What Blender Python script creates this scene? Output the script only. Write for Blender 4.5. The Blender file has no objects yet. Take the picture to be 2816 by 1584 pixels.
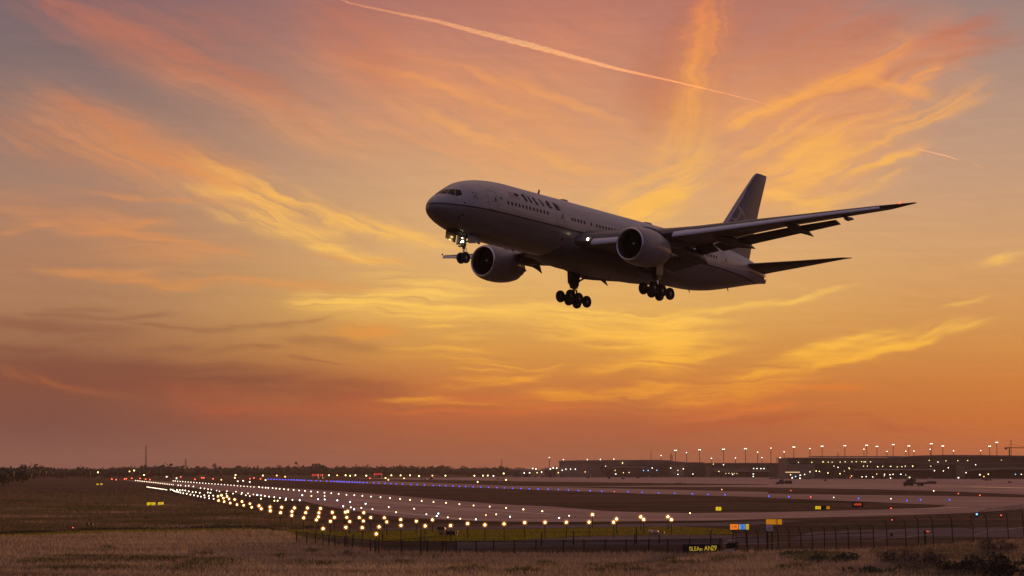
import bpy, bmesh, math, random
import numpy as np
from mathutils import Vector, Matrix, Euler
random.seed(7); rng = np.random.default_rng(11)
SC = bpy.context.scene; COL = SC.collection
PI = math.pi

# ------------------------------------------------------------------ camera
F, H, HOR = 5500.0, 7.0, 1296.0          # focal length in photo pixels, eye height, horizon row
TH = math.atan2(HOR - 792, F)
cam = bpy.data.cameras.new('camera'); co = bpy.data.objects.new('camera', cam); COL.objects.link(co)
cam.sensor_width = 36.0; cam.lens = 36.0 * F / 2816; cam.clip_start = 0.5; cam.clip_end = 150000
co.location = (0, 0, H); co.rotation_euler = (PI/2 + TH, 0, 0)
SC.camera = co

def ray(px, py):
    x = (px - 1408) / F; y = (792 - py) / F; c, s = math.cos(TH), math.sin(TH)
    return Vector((x, c - y*s, s + y*c))
def gp(px, py, z=0.0):                    # the ground point (height z) seen at a photo pixel
    d = ray(px, py); return Vector((0, 0, H)) + d * ((z - H) / d.z)
def at(px, py, Y):                        # the point at distance Y seen at a photo pixel
    d = ray(px, py); return Vector((0, 0, H)) + d * (Y / d.y)
def z5(x, y): return (x/3.622, 1184 + y/3.622)
def z6(x, y): return (704 + x/3.622, 1184 + y/3.622)
def z7(x, y): return (1408 + x/3.622, 1184 + y/3.622)
def z8(x, y): return (2112 + x/3.622, 1184 + y/3.622)
def lin(r, g, b): return tuple(((c/255)/12.92 if c/255 <= .04045 else ((c/255+.055)/1.055)**2.4) for c in (r, g, b))

SC.cycles.max_bounces = 5; SC.cycles.diffuse_bounces = 2; SC.cycles.glossy_bounces = 3; SC.cycles.volume_bounces = 1; SC.cycles.transparent_max_bounces = 48
SC.cycles.sample_clamp_indirect = 4.0; SC.cycles.caustics_reflective = False; SC.cycles.caustics_refractive = False
# ------------------------------------------------------------------ view, sun
SC.view_settings.view_transform = 'Standard'; SC.view_settings.look = 'None'
SC.view_settings.exposure = 0.0; SC.view_settings.gamma = 1.0
SUN_AZ, SUN_EL = math.radians(17), math.radians(2.5)
sl = bpy.data.lights.new('sun', 'SUN'); so = bpy.data.objects.new('sun', sl); COL.objects.link(so)
sl.energy = 2.8; sl.angle = math.radians(0.5); sl.color = (1.0, 0.46, 0.17)
sd = Vector((math.sin(SUN_AZ)*math.cos(SUN_EL), math.cos(SUN_AZ)*math.cos(SUN_EL), math.sin(SUN_EL)))
so.rotation_euler = sd.to_track_quat('Z', 'Y').to_euler()

# ------------------------------------------------------------------ world: sunset sky with cirrus
W = bpy.data.worlds.new('World'); SC.world = W; W.use_nodes = True
nt = W.node_tree; nt.nodes.clear()
def N(t, **k):
    n = nt.nodes.new(t)
    for a, v in k.items(): setattr(n, a, v)
    return n
def lk(a, b): nt.links.new(a, b)
def setin(n, i, v):
    if isinstance(v, bpy.types.NodeSocket): lk(v, n.inputs[i])
    elif v is not None: n.inputs[i].default_value = v
def M(op, a, b=None, c=None, clamp=False):
    n = N('ShaderNodeMath', operation=op); n.use_clamp = clamp
    setin(n, 0, a); setin(n, 1, b); setin(n, 2, c); return n.outputs[0]
def VM(op, a, b=None, c=None):
    n = N('ShaderNodeVectorMath', operation=op); setin(n, 0, a); setin(n, 1, b); setin(n, 2, c)
    return n.outputs['Value'] if op in ('DOT_PRODUCT', 'LENGTH') else n.outputs[0]
def MR(v, a, b, c, d, interp='SMOOTHSTEP'):
    n = N('ShaderNodeMapRange', interpolation_type=interp)
    for i, q in enumerate((v, a, b, c, d)): setin(n, i, q)
    return n.outputs[0]
def RAMP(v, stops):
    n = N('ShaderNodeValToRGB'); e = n.color_ramp.elements; n.color_ramp.interpolation = 'EASE' if False else 'LINEAR'
    while len(e) < len(stops): e.new(0.5)
    for el, (p, c) in zip(e, stops): el.position = p; el.color = (*lin(*c), 1)
    setin(n, 0, v); return n.outputs[0]
def MIXC(f, a, b):
    n = N('ShaderNodeMix', data_type='RGBA'); setin(n, 0, f); setin(n, 6, a); setin(n, 7, b); return n.outputs[2]
def NOISE(vec, scale, detail, rough=.55, lac=2.0):
    n = N('ShaderNodeTexNoise'); lk(vec, n.inputs['Vector'])
    n.inputs['Scale'].default_value = scale; n.inputs['Detail'].default_value = detail
    n.inputs['Roughness'].default_value = rough; n.inputs['Lacunarity'].default_value = lac; return n
def MAPN(vec, loc, rot, scale, kind='POINT'):
    n = N('ShaderNodeMapping', vector_type=kind); lk(vec, n.inputs[0])
    n.inputs[1].default_value = loc; n.inputs[2].default_value = rot; n.inputs[3].default_value = scale; return n.outputs[0]

tc = N('ShaderNodeTexCoord'); sx = N('ShaderNodeSeparateXYZ'); lk(tc.outputs['Generated'], sx.inputs[0])
az = M('MULTIPLY', M('ARCTAN2', sx.outputs[0], sx.outputs[1]), 180/PI)
el = M('MULTIPLY', M('ARCSINE', sx.outputs[2]), 180/PI)
cx = N('ShaderNodeCombineXYZ'); lk(az, cx.inputs[0]); lk(el, cx.inputs[1]); P0 = cx.outputs[0]
w1 = NOISE(MAPN(P0, (3, 7, 0), (0, 0, .12), (.28, .75, 1)), 1.0, 3, .5)
w2 = NOISE(MAPN(P0, (1, 2, 0), (0, 0, .1), (1.1, 3.2, 1)), 1.0, 4, .55)
P1 = VM('MULTIPLY_ADD', VM('SUBTRACT', w1.outputs['Color'], (.5, .5, .5)), (1.6, .8, 0), P0)
PW = VM('MULTIPLY_ADD', VM('SUBTRACT', w2.outputs['Color'], (.5, .5, .5)), (.55, .24, 0), P1)
e30 = M('DIVIDE', el, 30.0, clamp=True)
def st(*p): return [(e/30, c) for e, c in p]
rL = RAMP(e30, st((0, (120, 81, 78)), (.6, (124, 83, 75)), (1.5, (125, 78, 66)), (2.5, (136, 83, 64)), (3.5, (156, 106, 76)), (4.6, (172, 124, 90)), (6.2, (176, 128, 98)),
    (8.2, (163, 128, 110)), (10.3, (143, 117, 109)), (12.3, (124, 106, 108)), (13.5, (117, 99, 107)), (22, (100, 92, 110)), (30, (92, 90, 112))))
rC = RAMP(e30, st((0, (158, 90, 68)), (.5, (165, 93, 65)), (1.5, (184, 101, 60)), (2.5, (206, 126, 64)), (3.5, (218, 152, 74)), (4.6, (228, 173, 94)), (6.2, (226, 176, 114)),
    (8.2, (217, 168, 122)), (10.3, (204, 148, 116)), (12.3, (192, 130, 110)), (13.5, (184, 120, 104)), (22, (135, 108, 115)), (30, (105, 95, 112))))
rR = RAMP(e30, st((0, (180, 98, 64)), (.5, (190, 103, 60)), (1.5, (204, 114, 54)), (2.5, (208, 128, 62)), (3.5, (212, 143, 75)), (4.6, (214, 153, 90)), (6.2, (212, 160, 110)),
    (8.2, (200, 157, 125)), (10.3, (184, 148, 127)), (12.3, (163, 135, 125)), (13.5, (154, 128, 122)), (22, (125, 110, 118)), (30, (100, 95, 112))))
base = MIXC(MR(az, -13.5, 0.5, 0, 1), rL, rC)
base = MIXC(MR(az, 2.0, 14.0, 0, 1), base, rR)
FIB = {}
for key, (rot, sc_, off) in dict(A=(-.42, (3.6, .30, 1), (5, 1, 0)), B=(.40, (3.6, .32, 1), (9, 4, 0)), C=(-.02, (4.0, .21, 1), (2, 8, 0)), V=(1.32, (4.5, .6, 1), (4, 3, 0))).items():
    n_ = NOISE(MAPN(PW, off, (0, 0, rot), sc_, 'TEXTURE'), 1.0, 7, .60)
    FIB[key] = n_.outputs['Fac']
# strokes of cloud: colour key, family, weight, width (px), polyline in photo pixels
STROKES = [
 ('O','A',.85,24,[(120,0),(160,27),(270,70),(396,109),(547,155),(775,255)]), ('O','A',.4,70,[(60,-30),(420,60),(700,110)]),
 ('P','A',.5,44,[(440,190),(592,237),(800,330),(1000,410)]), ('O','A',.55,70,[(860,40),(1010,110),(1080,230)]),
 ('O','A',.8,34,[(137,273),(260,325),(396,387)]), ('O','A',.7,40,[(396,400),(560,450),(683,492)]), ('G','A',.5,24,[(540,445),(683,500),(830,560)]),
 ('O','A',.5,60,[(-20,350),(220,410),(470,470)]), ('O','C',.35,40,[(-20,550),(180,580),(420,610)]), ('G','A',.85,42,[(700,560),(790,600)]),
 ('G','A',.75,18,[(640,595),(800,625),(960,640)]), ('G','A',.6,16,[(560,520),(700,540),(840,545)]), ('O','C',.9,8,[(228,624),(340,622),(437,601)]), ('O','C',.7,12,[(228,628),(400,650),(640,690)]),
 ('G','A',.8,20,[(840,580),(960,610),(1180,668)]), ('G','A',.6,16,[(860,655),(960,690),(1105,722)]), ('G','C',.45,14,[(760,640),(900,670),(1010,700)]),
 ('G','V',.8,46,[(2010,-20),(1930,120),(1890,260)]), ('O','V',1.3,95,[(1990,-30),(1870,180),(1800,330)]), ('G','V',.8,60,[(1890,260),(1860,400),(1880,480)]), ('G','B',1.6,30,[(1900,500),(1830,560),(1720,605)]), ('G','B',.65,60,[(1880,470),(1800,560),(1680,600)]),
 ('G','B',.6,10,[(1816,538),(1930,455),(2007,410)]), ('P','A',.8,120,[(950,160),(1250,260),(1700,420)]), ('P','A',.5,60,[(1150,220),(1400,300),(1640,360)]), ('P','A',.6,120,[(1450,120),(1700,160)]), ('P','A',.5,90,[(1250,400),(1600,480)]),
 ('G','B',1.25,19,[(2012,328),(2095,300),(2180,269),(2271,228),(2350,200)]), ('G','B',.95,22,[(2340,205),(2408,178),(2450,140),(2490,109)]), ('G','A',.6,12,[(2340,200),(2440,225),(2554,255)]), ('G','B',.8,15,[(2490,250),(2540,215),(2570,182)]),
 ('G','B',1.1,22,[(2467,339),(2570,305),(2672,250)]), ('G','B',1.0,12,[(2294,480),(2408,446),(2527,410)]), ('G','B',.95,55,[(2135,501),(2220,440),(2317,378)]), ('G','B',.6,15,[(2226,556),(2300,545),(2376,519)]), ('G','C',.6,20,[(2100,530),(2200,560),(2310,580)]),
 ('O','B',.6,25,[(2317,91),(2400,75),(2490,46)]), ('O','B',.9,18,[(2545,128),(2650,112),(2763,91)]), ('O','B',.8,18,[(2560,85),(2660,65),(2750,40)]), ('P','B',1.2,140,[(1950,330),(2150,230),(2400,120)]), ('P','B',1.1,120,[(2050,480),(2250,380),(2480,260)]), ('P','B',1.0,70,[(2400,190),(2560,140),(2640,90)]), ('O','B',.6,120,[(2050,60),(2350,60)]),
 ('P','B',.6,70,[(2000,560),(2200,500),(2350,430)]), ('G','A',.6,5,[(2376,387),(2436,397)]), ('G','B',.5,9,[(2390,500),(2480,470)]),
 ('O','C',.5,10,[(137,731),(280,745),(430,752)]), ('O','C',.6,9,[(387,763),(480,780),(583,777)]), ('O','C',.4,14,[(600,770),(800,785),(980,800)]), ('G','C',.9,26,[(820,832),(940,845),(1080,835)]), ('O','C',.4,40,[(300,690),(560,700)]),
 ('D','C',.55,9,[(130,862),(220,852),(300,850)]), ('D','C',.65,7,[(91,866),(180,872),(273,875),(360,868),(455,863)]), ('D','C',.7,13,[(-20,884),(80,893),(180,895)]), ('D','C',.65,13,[(-20,902),(180,905),(364,910)]),
 ('D','C',.55,6,[(342,886),(450,896),(547,901),(729,904)]), ('D','C',.4,7,[(740,900),(830,892),(911,881)]), ('D','C',.4,9,[(400,956),(490,950),(569,950)]), ('D','C',.45,7,[(592,966),(680,960),(752,959)]), ('D','C',.45,11,[(774,938),(860,936),(957,938)]), ('D','C',.7,10,[(-20,966),(60,968),(150,966)]), ('D','C',.35,10,[(180,940),(330,930)]),
 ('D','C',1.25,44,[(-40,1010),(200,1020),(455,1040)]), ('D','C',.85,36,[(400,1036),(650,1052),(911,1062)]), ('D','C',.7,8,[(570,1054),(660,1058),(729,1057)]), ('D','C',.5,9,[(430,1005),(560,1008),(700,1016)]), ('D','C',.45,8,[(260,985),(420,990)]),
 ('O','A',.16,12,[(0,1027),(150,1050),(319,1091)]), ('R','C',.35,30,[(400,1062),(540,1085),(700,1105)]), ('R','C',.3,26,[(560,1130),(800,1120),(1000,1100)]), ('R','C',.5,40,[(900,1080),(1100,1100),(1400,1120)]), ('D','C',.4,30,[(880,1064),(1000,1066),(1128,1077)]),
 ('G','C',.9,19,[(1082,868),(1260,862),(1447,859),(1640,866),(1811,877)]), ('G','C',.85,26,[(940,850),(1080,830),(1264,799)]), ('O','C',.6,9,[(900,700),(1000,708),(1105,722)]), ('G','C',.5,20,[(1050,770),(1250,790)]),
 ('G','C',.95,34,[(1538,904),(1700,915),(1900,932)]), ('G','C',.9,18,[(1640,1020),(1760,1005),(1857,973)]), ('G','C',.6,10,[(1232,927),(1337,927)]), ('O','C',.9,15,[(940,914),(1059,909)]), ('D','C',.5,11,[(930,954),(1027,957)]), ('G','C',.5,9,[(1100,960),(1330,966)]), ('G','C',.45,9,[(1180,990),(1420,994)]),
 ('G','C',.6,8,[(1287,1045),(1400,1042),(1469,1050)]), ('G','C',.8,13,[(1460,1077),(1583,1086)]), ('G','C',.6,7,[(1219,1073),(1370,1060),(1492,1032)]), ('G','C',.5,7,[(1082,1093),(1220,1094)]), ('G','C',.5,7,[(1173,1105),(1383,1107)]), ('G','C',.65,11,[(1560,1092),(1720,1080),(1900,1050)]), ('O','C',.5,30,[(1250,1120),(1600,1110)]),
 ('G','C',1.2,50,[(1800,905),(1900,950)]), ('G','C',.9,9,[(1830,886),(1980,893)]), ('G','C',1.0,9,[(1816,922),(2007,922)]), ('G','C',.9,9,[(1790,998),(1900,985),(2003,961)]), ('G','C',.6,26,[(1760,1020),(1880,1010)]),
 ('G','B',.8,9,[(1884,868),(2044,845),(2158,822),(2285,790)]), ('G','B',1.2,9,[(2021,1041),(2130,1030),(2226,1014),(2385,982),(2490,955),(2563,936)]), ('G','B',.7,17,[(2226,977),(2380,950),(2499,922),(2600,895),(2691,872)]), ('G','C',.9,11,[(2180,977),(2290,960),(2399,932)]), ('G','C',.5,24,[(2040,1035),(2250,1000),(2420,960)]),
 ('G','C',.7,16,[(1816,1091),(1980,1085),(2135,1077)]), ('O','C',.8,10,[(2135,1080),(2250,1078),(2354,1068)]), ('O','C',.6,24,[(1800,1120),(2000,1110),(2120,1100)]), ('O','C',.7,8,[(1950,1135),(2089,1122),(2180,1121)]), ('R','C',.8,7,[(2080,1168),(2160,1156),(2244,1150)]), ('R','C',.7,12,[(1800,1175),(1980,1165),(2120,1150)]),
 ('R','C',.7,4,[(2340,1155),(2404,1157)]), ('O','C',.5,4,[(2270,1126),(2306,1121)]), ('R','C',.8,8,[(2408,1175),(2490,1185),(2581,1191)]), ('G','B',.5,6,[(2609,836),(2677,815)]), ('G','B',.55,10,[(2704,722),(2816,704)]),
]
STROKES += [('G','B',.45,9,[(2020,520),(2230,400),(2450,300)]), ('G','B',.45,9,[(2060,565),(2300,440),(2560,335)]), ('G','B',.4,10,[(1990,480),(2150,350),(2300,250)]), ('O','B',.55,9,[(2150,300),(2400,170),(2650,60)]), ('O','B',.6,9,[(2260,260),(2480,190),(2720,130)]), ('G','B',.4,8,[(2080,420),(2300,300),(2500,190)]),
 ('G','A',.28,13,[(1050,200),(1280,270),(1500,330)]), ('G','A',.28,12,[(1200,180),(1450,250),(1700,330)]), ('G','A',.25,14,[(1100,300),(1380,390),(1650,470)]), ('O','A',.35,10,[(420,150),(620,230),(860,340)]), ('O','A',.35,9,[(250,330),(480,440),(700,540)]),
 ('P','A',.55,60,[(120,290),(400,420),(720,560)]), ('P','B',1.0,90,[(2150,400),(2300,320),(2480,220)]), ('O','A',.35,55,[(160,60),(420,150),(700,260)]),
 ('O','A',.5,7,[(300,395),(520,470),(760,530)]), ('O','A',.45,8,[(230,520),(420,545),(640,560)]), ('G','A',.6,6,[(880,600),(1010,640),(1160,672)]), ('O','A',.4,8,[(-20,640),(160,600),(320,610)]), ('P','A',.4,14,[(980,330),(1200,400),(1420,450)]),
 ('G','C',.6,5,[(1090,845),(1300,850),(1500,880)]), ('G','C',.6,5,[(1500,845),(1680,858),(1860,870)]), ('G','C',.6,5,[(1560,940),(1720,950),(1880,945)]), ('G','C',.55,5,[(1150,900),(1260,895)]), ('G','C',.5,5,[(1330,1000),(1480,1012),(1560,1005)]), ('G','C',.5,4,[(1250,1020),(1380,1022)]), ('O','C',.5,5,[(1060,1125),(1250,1132)]), ('O','C',.5,5,[(1450,1128),(1620,1120)]),
 ('G','C',.5,5,[(1900,1060),(2050,1062),(2200,1050)]), ('O','C',.6,5,[(1850,1150),(2000,1140)]), ('D','C',.5,5,[(520,1020),(640,1015)]), ('D','C',.4,5,[(330,1000),(480,1012)]), ('D','C',.45,5,[(800,990),(930,1000)]), ('O','B',.5,6,[(2280,330),(2400,300)]), ('P','B',.5,10,[(2050,260),(2200,210),(2330,170)]), ('G','B',.4,8,[(2200,420),(2330,370),(2420,350)])]
acc = {}
def azel(px, py):
    d = ray(px, py).normalized(); return math.degrees(math.atan2(d.x, d.y)), math.degrees(math.asin(d.z))
V = PW                                    # (azimuth, elevation, sum): one serial chain keeps the shader small
for key in sorted({(t[0], t[1]) for t in STROKES}):
    V = VM('MULTIPLY', V, (1, 1, 0))
    for ck, fam, wt, sig, pts in STROKES:
        if (ck, fam) != key: continue
        q = [azel(*p) for p in pts]
        for (a0, e0), (a1, e1) in zip(q, q[1:]):
            L = math.hypot(a1-a0, e1-e0); ang = math.atan2(e1-e0, a1-a0); sg = math.degrees(sig/F)
            v = MAPN(V, ((a0+a1)/2, (e0+e1)/2, 0), (0, 0, ang), (max(L*.62, sg*.6), sg, 1e7), 'TEXTURE')
            g = M('POWER', .3679, VM('DOT_PRODUCT', v, v))
            V = VM('MULTIPLY_ADD', g, (0, 0, wt*(1.45 if ck == 'P' else 1.2)), V)
    sz = N('ShaderNodeSeparateXYZ'); lk(V, sz.inputs[0]); acc[key] = sz.outputs[2]
def mask(ck, lo=.30, hi=.70, a=.30, b=1.55):
    tot = None
    for fam in 'ABCV':
        if (ck, fam) in acc:
            t = M('MULTIPLY', acc[(ck, fam)], MR(FIB[fam], lo, hi, a, b, 'LINEAR'))
            tot = t if tot is None else M('ADD', tot, t)
    return M('SUBTRACT', 1.0, M('POWER', .3679, tot), clamp=True)
cP = RAMP(e30, st((0, (215, 140, 90)), (6, (234, 172, 106)), (9, (230, 160, 106)), (12, (218, 140, 102)), (14, (206, 122, 94)), (20, (150, 112, 114))))
cO = RAMP(e30, st((0, (200, 98, 60)), (2, (226, 122, 52)), (4, (238, 152, 62)), (6.5, (228, 148, 84)), (9, (214, 136, 86)), (11, (196, 121, 90)), (13.5, (186, 111, 93)), (20, (150, 100, 105))))
cG = RAMP(e30, st((0, (238, 150, 50)), (2.4, (245, 160, 52)), (3.4, (255, 186, 68)), (5, (255, 202, 98)), (7.5, (252, 188, 92)), (9.5, (250, 178, 92)), (11.5, (245, 160, 86)), (13.5, (236, 140, 84)), (20, (150, 112, 114))))
cD = RAMP(e30, st((0, (128, 72, 62)), (2, (126, 70, 56)), (3, (128, 76, 60)), (4.5, (146, 94, 70)), (8, (150, 100, 80))))
cR = RAMP(e30, st((0, (170, 88, 62)), (1.5, (190, 88, 54)), (2.6, (190, 96, 56)), (8, (200, 120, 80))))
col = MIXC(M('MULTIPLY', mask('P'), .85), base, cP)
col = MIXC(M('MULTIPLY', mask('R'), .8), col, cR)
col = MIXC(M('MULTIPLY', mask('D'), .85), col, cD)
col = MIXC(M('MULTIPLY', mask('O'), .9), col, cO)
col = MIXC(mask('G', .36, .65, .05, 1.75), col, cG)
# faint overall fibre so that no part of the sky is a clean gradient
tex = M('MULTIPLY_ADD', FIB['C'], .16, M('MULTIPLY_ADD', FIB['A'], .10, .87))
col = VM('SCALE', col, None); nt.nodes[-1].inputs['Scale'].default_value = 1.0; lk(tex, nt.nodes[-1].inputs['Scale'])
# the rest of the dome (overhead and behind the camera): dusk colours tuned as fill light
sky = N('ShaderNodeTexSky', sky_type='NISHITA', sun_disc=False, sun_elevation=SUN_EL, sun_rotation=SUN_AZ)
sky.air_density = 1.4; sky.dust_density = 2.0; sky.altitude = 200
DUSK = 0.03
nsk = VM('SCALE', sky.outputs[0]); nt.nodes[-1].inputs['Scale'].default_value = DUSK
el90 = M('DIVIDE', el, 90.0, clamp=True)
rF = RAMP(el90, [(0, (150, 96, 78)), (.08, (190, 140, 104)), (.2, (196, 150, 124)), (.45, (186, 142, 124)), (1, (160, 128, 126))])   # unseen overhead sky, brightened to raise the ambient light
rE = RAMP(el90, [(0, (54, 46, 62)), (.05, (62, 53, 74)), (.15, (68, 61, 90)), (.4, (92, 84, 114)), (1, (150, 122, 124))])                # eastern half
rest = VM('ADD', nsk, MIXC(MR(M('ABSOLUTE', az), 55, 120, 0, 1), rF, rE))
cosA = M('ABSOLUTE', az)
out_w = M('MAXIMUM', MR(cosA, 22, 95, 0, 1), MR(el, 20, 50, 0, 1))
col = MIXC(out_w, col, rest)
bg = N('ShaderNodeBackground'); lk(col, bg.inputs[0]); bg.inputs[1].default_value = 1.0
wo = N('ShaderNodeOutputWorld'); lk(bg.outputs[0], wo.inputs[0])
W.cycles.sampling_method = 'MANUAL'; W.cycles.sample_map_resolution = 512

# ------------------------------------------------------------------ materials
MATS = {}
def mat(name, color, rough=.6, metal=0.0, emit=None, es=0.0, spec=None, coat=0.0, var=0.0, vscale=3.0, bump=0.0):
    if name in MATS: return MATS[name]
    m = bpy.data.materials.new(name); m.use_nodes = True; t = m.node_tree; b = t.nodes['Principled BSDF']
    b.inputs['Base Color'].default_value = (*color, 1); b.inputs['Roughness'].default_value = rough; b.inputs['Metallic'].default_value = metal
    if spec is not None: b.inputs['Specular IOR Level'].default_value = spec
    b.inputs['Coat Weight'].default_value = coat
    if emit: b.inputs['Emission Color'].default_value = (*emit, 1); b.inputs['Emission Strength'].default_value = es
    if var or bump:
        c = t.nodes.new('ShaderNodeTexCoord'); n = t.nodes.new('ShaderNodeTexNoise'); n.inputs['Scale'].default_value = vscale; n.inputs['Detail'].default_value = 6
        t.links.new(c.outputs['Object'], n.inputs['Vector'])
        if var:
            r = t.nodes.new('ShaderNodeMapRange'); r.inputs[1].default_value = .3; r.inputs[2].default_value = .7; r.inputs[3].default_value = 1-var; r.inputs[4].default_value = 1+var
            t.links.new(n.outputs['Fac'], r.inputs[0]); v = t.nodes.new('ShaderNodeVectorMath'); v.operation = 'SCALE'; v.inputs[0].default_value = color
            t.links.new(r.outputs[0], v.inputs['Scale']); t.links.new(v.outputs[0], b.inputs['Base Color'])
        if bump:
            u = t.nodes.new('ShaderNodeBump'); u.inputs['Strength'].default_value = bump; t.links.new(n.outputs['Fac'], u.inputs['Height']); t.links.new(u.outputs[0], b.inputs['Normal'])
    MATS[name] = m; return m
def lamp_mat(name, c, s, sample=False):
    m = mat(name, (.02, .02, .02), .5, emit=c, es=s)
    m.cycles.emission_sampling = 'FRONT' if sample else 'NONE'; return m

# ------------------------------------------------------------------ mesh builder and object helpers
class MB:
    def __init__(s): s.v = []; s.f = []; s.m = []; s.mi = 0
    def add(s, vs, fs):
        o = len(s.v); s.v += [tuple(x) for x in vs]
        for f in fs: s.f.append(tuple(i+o for i in f)); s.m.append(s.mi)
    def box(s, a, b, rot=None):
        (x0, y0, z0), (x1, y1, z1) = a, b
        vs = [Vector(p) for p in ((x0,y0,z0),(x1,y0,z0),(x1,y1,z0),(x0,y1,z0),(x0,y0,z1),(x1,y0,z1),(x1,y1,z1),(x0,y1,z1))]
        if rot is not None:
            c = sum(vs, Vector())/8; vs = [c + rot @ (p-c) for p in vs]
        s.add(vs, [(0,3,2,1),(4,5,6,7),(0,1,5,4),(1,2,6,5),(2,3,7,6),(3,0,4,7)]); return s
    def loft(s, loops, cap=True, closed=True):
        n = len(loops[0]); vs = [p for l in loops for p in l]; fs = []
        for i in range(len(loops)-1):
            for j in range(n if closed else n-1):
                k = (j+1) % n; fs.append((i*n+j, i*n+k, (i+1)*n+k, (i+1)*n+j))
        if cap: fs.append(tuple(range(n-1, -1, -1))); fs.append(tuple((len(loops)-1)*n + j for j in range(n)))
        s.add(vs, fs); return s
    def tube(s, pts, r, n=10, cap=True, squash=1.0):
        pts = [Vector(p) for p in pts]; rs = r if hasattr(r, '__len__') else [r]*len(pts); loops = []; up = Vector((0, 0, 1))
        for i, p in enumerate(pts):
            d = (pts[min(i+1, len(pts)-1)] - pts[max(i-1, 0)]).normalized()
            a = d.cross(up) if abs(d.dot(up)) < .95 else d.cross(Vector((1, 0, 0)))
            a.normalize(); b = a.cross(d).normalized()
            loops.append([p + a*math.cos(2*PI*j/n)*rs[i] + b*math.sin(2*PI*j/n)*rs[i]*squash for j in range(n)])
        return s.loft(loops, cap)
    def lathe(s, prof, o, axis='x', n=40):               # prof: (along, radius)
        o = Vector(o); loops = []
        for a, r in prof:
            l = []
            for j in range(n):
                c, q = r*math.cos(2*PI*j/n), r*math.sin(2*PI*j/n)
                l.append(o + (Vector((a, c, q)) if axis == 'x' else Vector((c, a, q)) if axis == 'y' else Vector((c, q, a))))
            loops.append(l)
        return s.loft(loops, False)
    def ball(s, c, r, sub=1, sc=(1, 1, 1)):
        b = bmesh.new(); bmesh.ops.create_icosphere(b, subdivisions=sub, radius=r)
        b.verts.index_update(); vs = [Vector(c) + Vector((v.co.x*sc[0], v.co.y*sc[1], v.co.z*sc[2])) for v in b.verts]
        s.add(vs, [tuple(v.index for v in f.verts) for f in b.faces]); b.free(); return s
    def poly(s, pts): s.add(pts, [tuple(range(len(pts)))]); return s
    def mesh(s, name, mats, smooth=None):
        me = bpy.data.meshes.new(name); me.from_pydata(s.v, [], s.f)
        for m in (mats if isinstance(mats, (list, tuple)) else [mats]): me.materials.append(m)
        if any(s.m): me.polygons.foreach_set('material_index', s.m)
        me.update()
        if smooth is not None:
            me.shade_smooth(); me.set_sharp_from_angle(angle=math.radians(smooth))
        return me
    def build(s, name, mats, parent=None, smooth=None, loc=None, fix=True):
        me = s.mesh(name, mats, smooth)
        if fix:
            b = bmesh.new(); b.from_mesh(me); bmesh.ops.recalc_face_normals(b, faces=b.faces); b.to_mesh(me); b.free()
        return put(name, me, parent, loc)
def put(name, me, parent=None, loc=None):
    o = bpy.data.objects.new(name, me); COL.objects.link(o)
    if parent is not None: o.parent = parent
    if loc is not None: o.location = loc
    return o
def tag(o, label, cat, group=None, kind=None):
    o['label'] = label; o['category'] = cat
    if group: o['group'] = group
    if kind: o['kind'] = kind
    return o
def struct(o): o['kind'] = 'structure'; return o
def thing(name, label, cat, loc=(0, 0, 0), group=None, rz=0):
    o = bpy.data.objects.new(name, None); COL.objects.link(o); o.location = loc; o.rotation_euler.z = rz; o.empty_display_size = .3
    return tag(o, label, cat, group)
def dup(root, loc, label=None, rz=None, scale=None, group=None):
    r = root.copy(); COL.objects.link(r); r.location = loc
    if rz is not None: r.rotation_euler.z = rz
    if scale is not None: r.scale = scale if hasattr(scale, '__len__') else (scale,)*3
    if label: r['label'] = label
    if group: r['group'] = group
    for ch in list(root.children):
        c = ch.copy(); COL.objects.link(c); c.parent = r
        for g in ch.children:
            d = g.copy(); COL.objects.link(d); d.parent = c
    return r
def text_mesh(txt, size, thick=.02):
    cu = bpy.data.curves.new('t', 'FONT'); cu.body = txt; cu.size = size; cu.extrude = thick/2; cu.align_x = 'CENTER'; cu.align_y = 'CENTER'
    ob = bpy.data.objects.new('t', cu); COL.objects.link(ob)
    me = bpy.data.meshes.new_from_object(ob.evaluated_get(bpy.context.evaluated_depsgraph_get()))
    bpy.data.objects.remove(ob); bpy.data.curves.remove(cu); return me
def text(name, txt, size, m, parent, loc, sx=1.0, slant=0.0):   # upright text facing -Y
    me = text_mesh(txt, size); me.name = name; me.materials.clear(); me.materials.append(m)
    me.transform(Matrix.Translation(loc) @ Matrix.Rotation(PI/2, 4, 'X') @ Matrix(((sx, slant, 0, 0), (0, 1, 0, 0), (0, 0, 1, 0), (0, 0, 0, 1))))
    return put(name, me, parent)
ORD = ['first','second','third','fourth','fifth','sixth','seventh','eighth','ninth','tenth','eleventh','twelfth','thirteenth','fourteenth','fifteenth','sixteenth','seventeenth','eighteenth','nineteenth','twentieth',
  'twenty-first','twenty-second','twenty-third','twenty-fourth','twenty-fifth','twenty-sixth','twenty-seventh','twenty-eighth','twenty-ninth','thirtieth','thirty-first','thirty-second','thirty-third','thirty-fourth']

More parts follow.
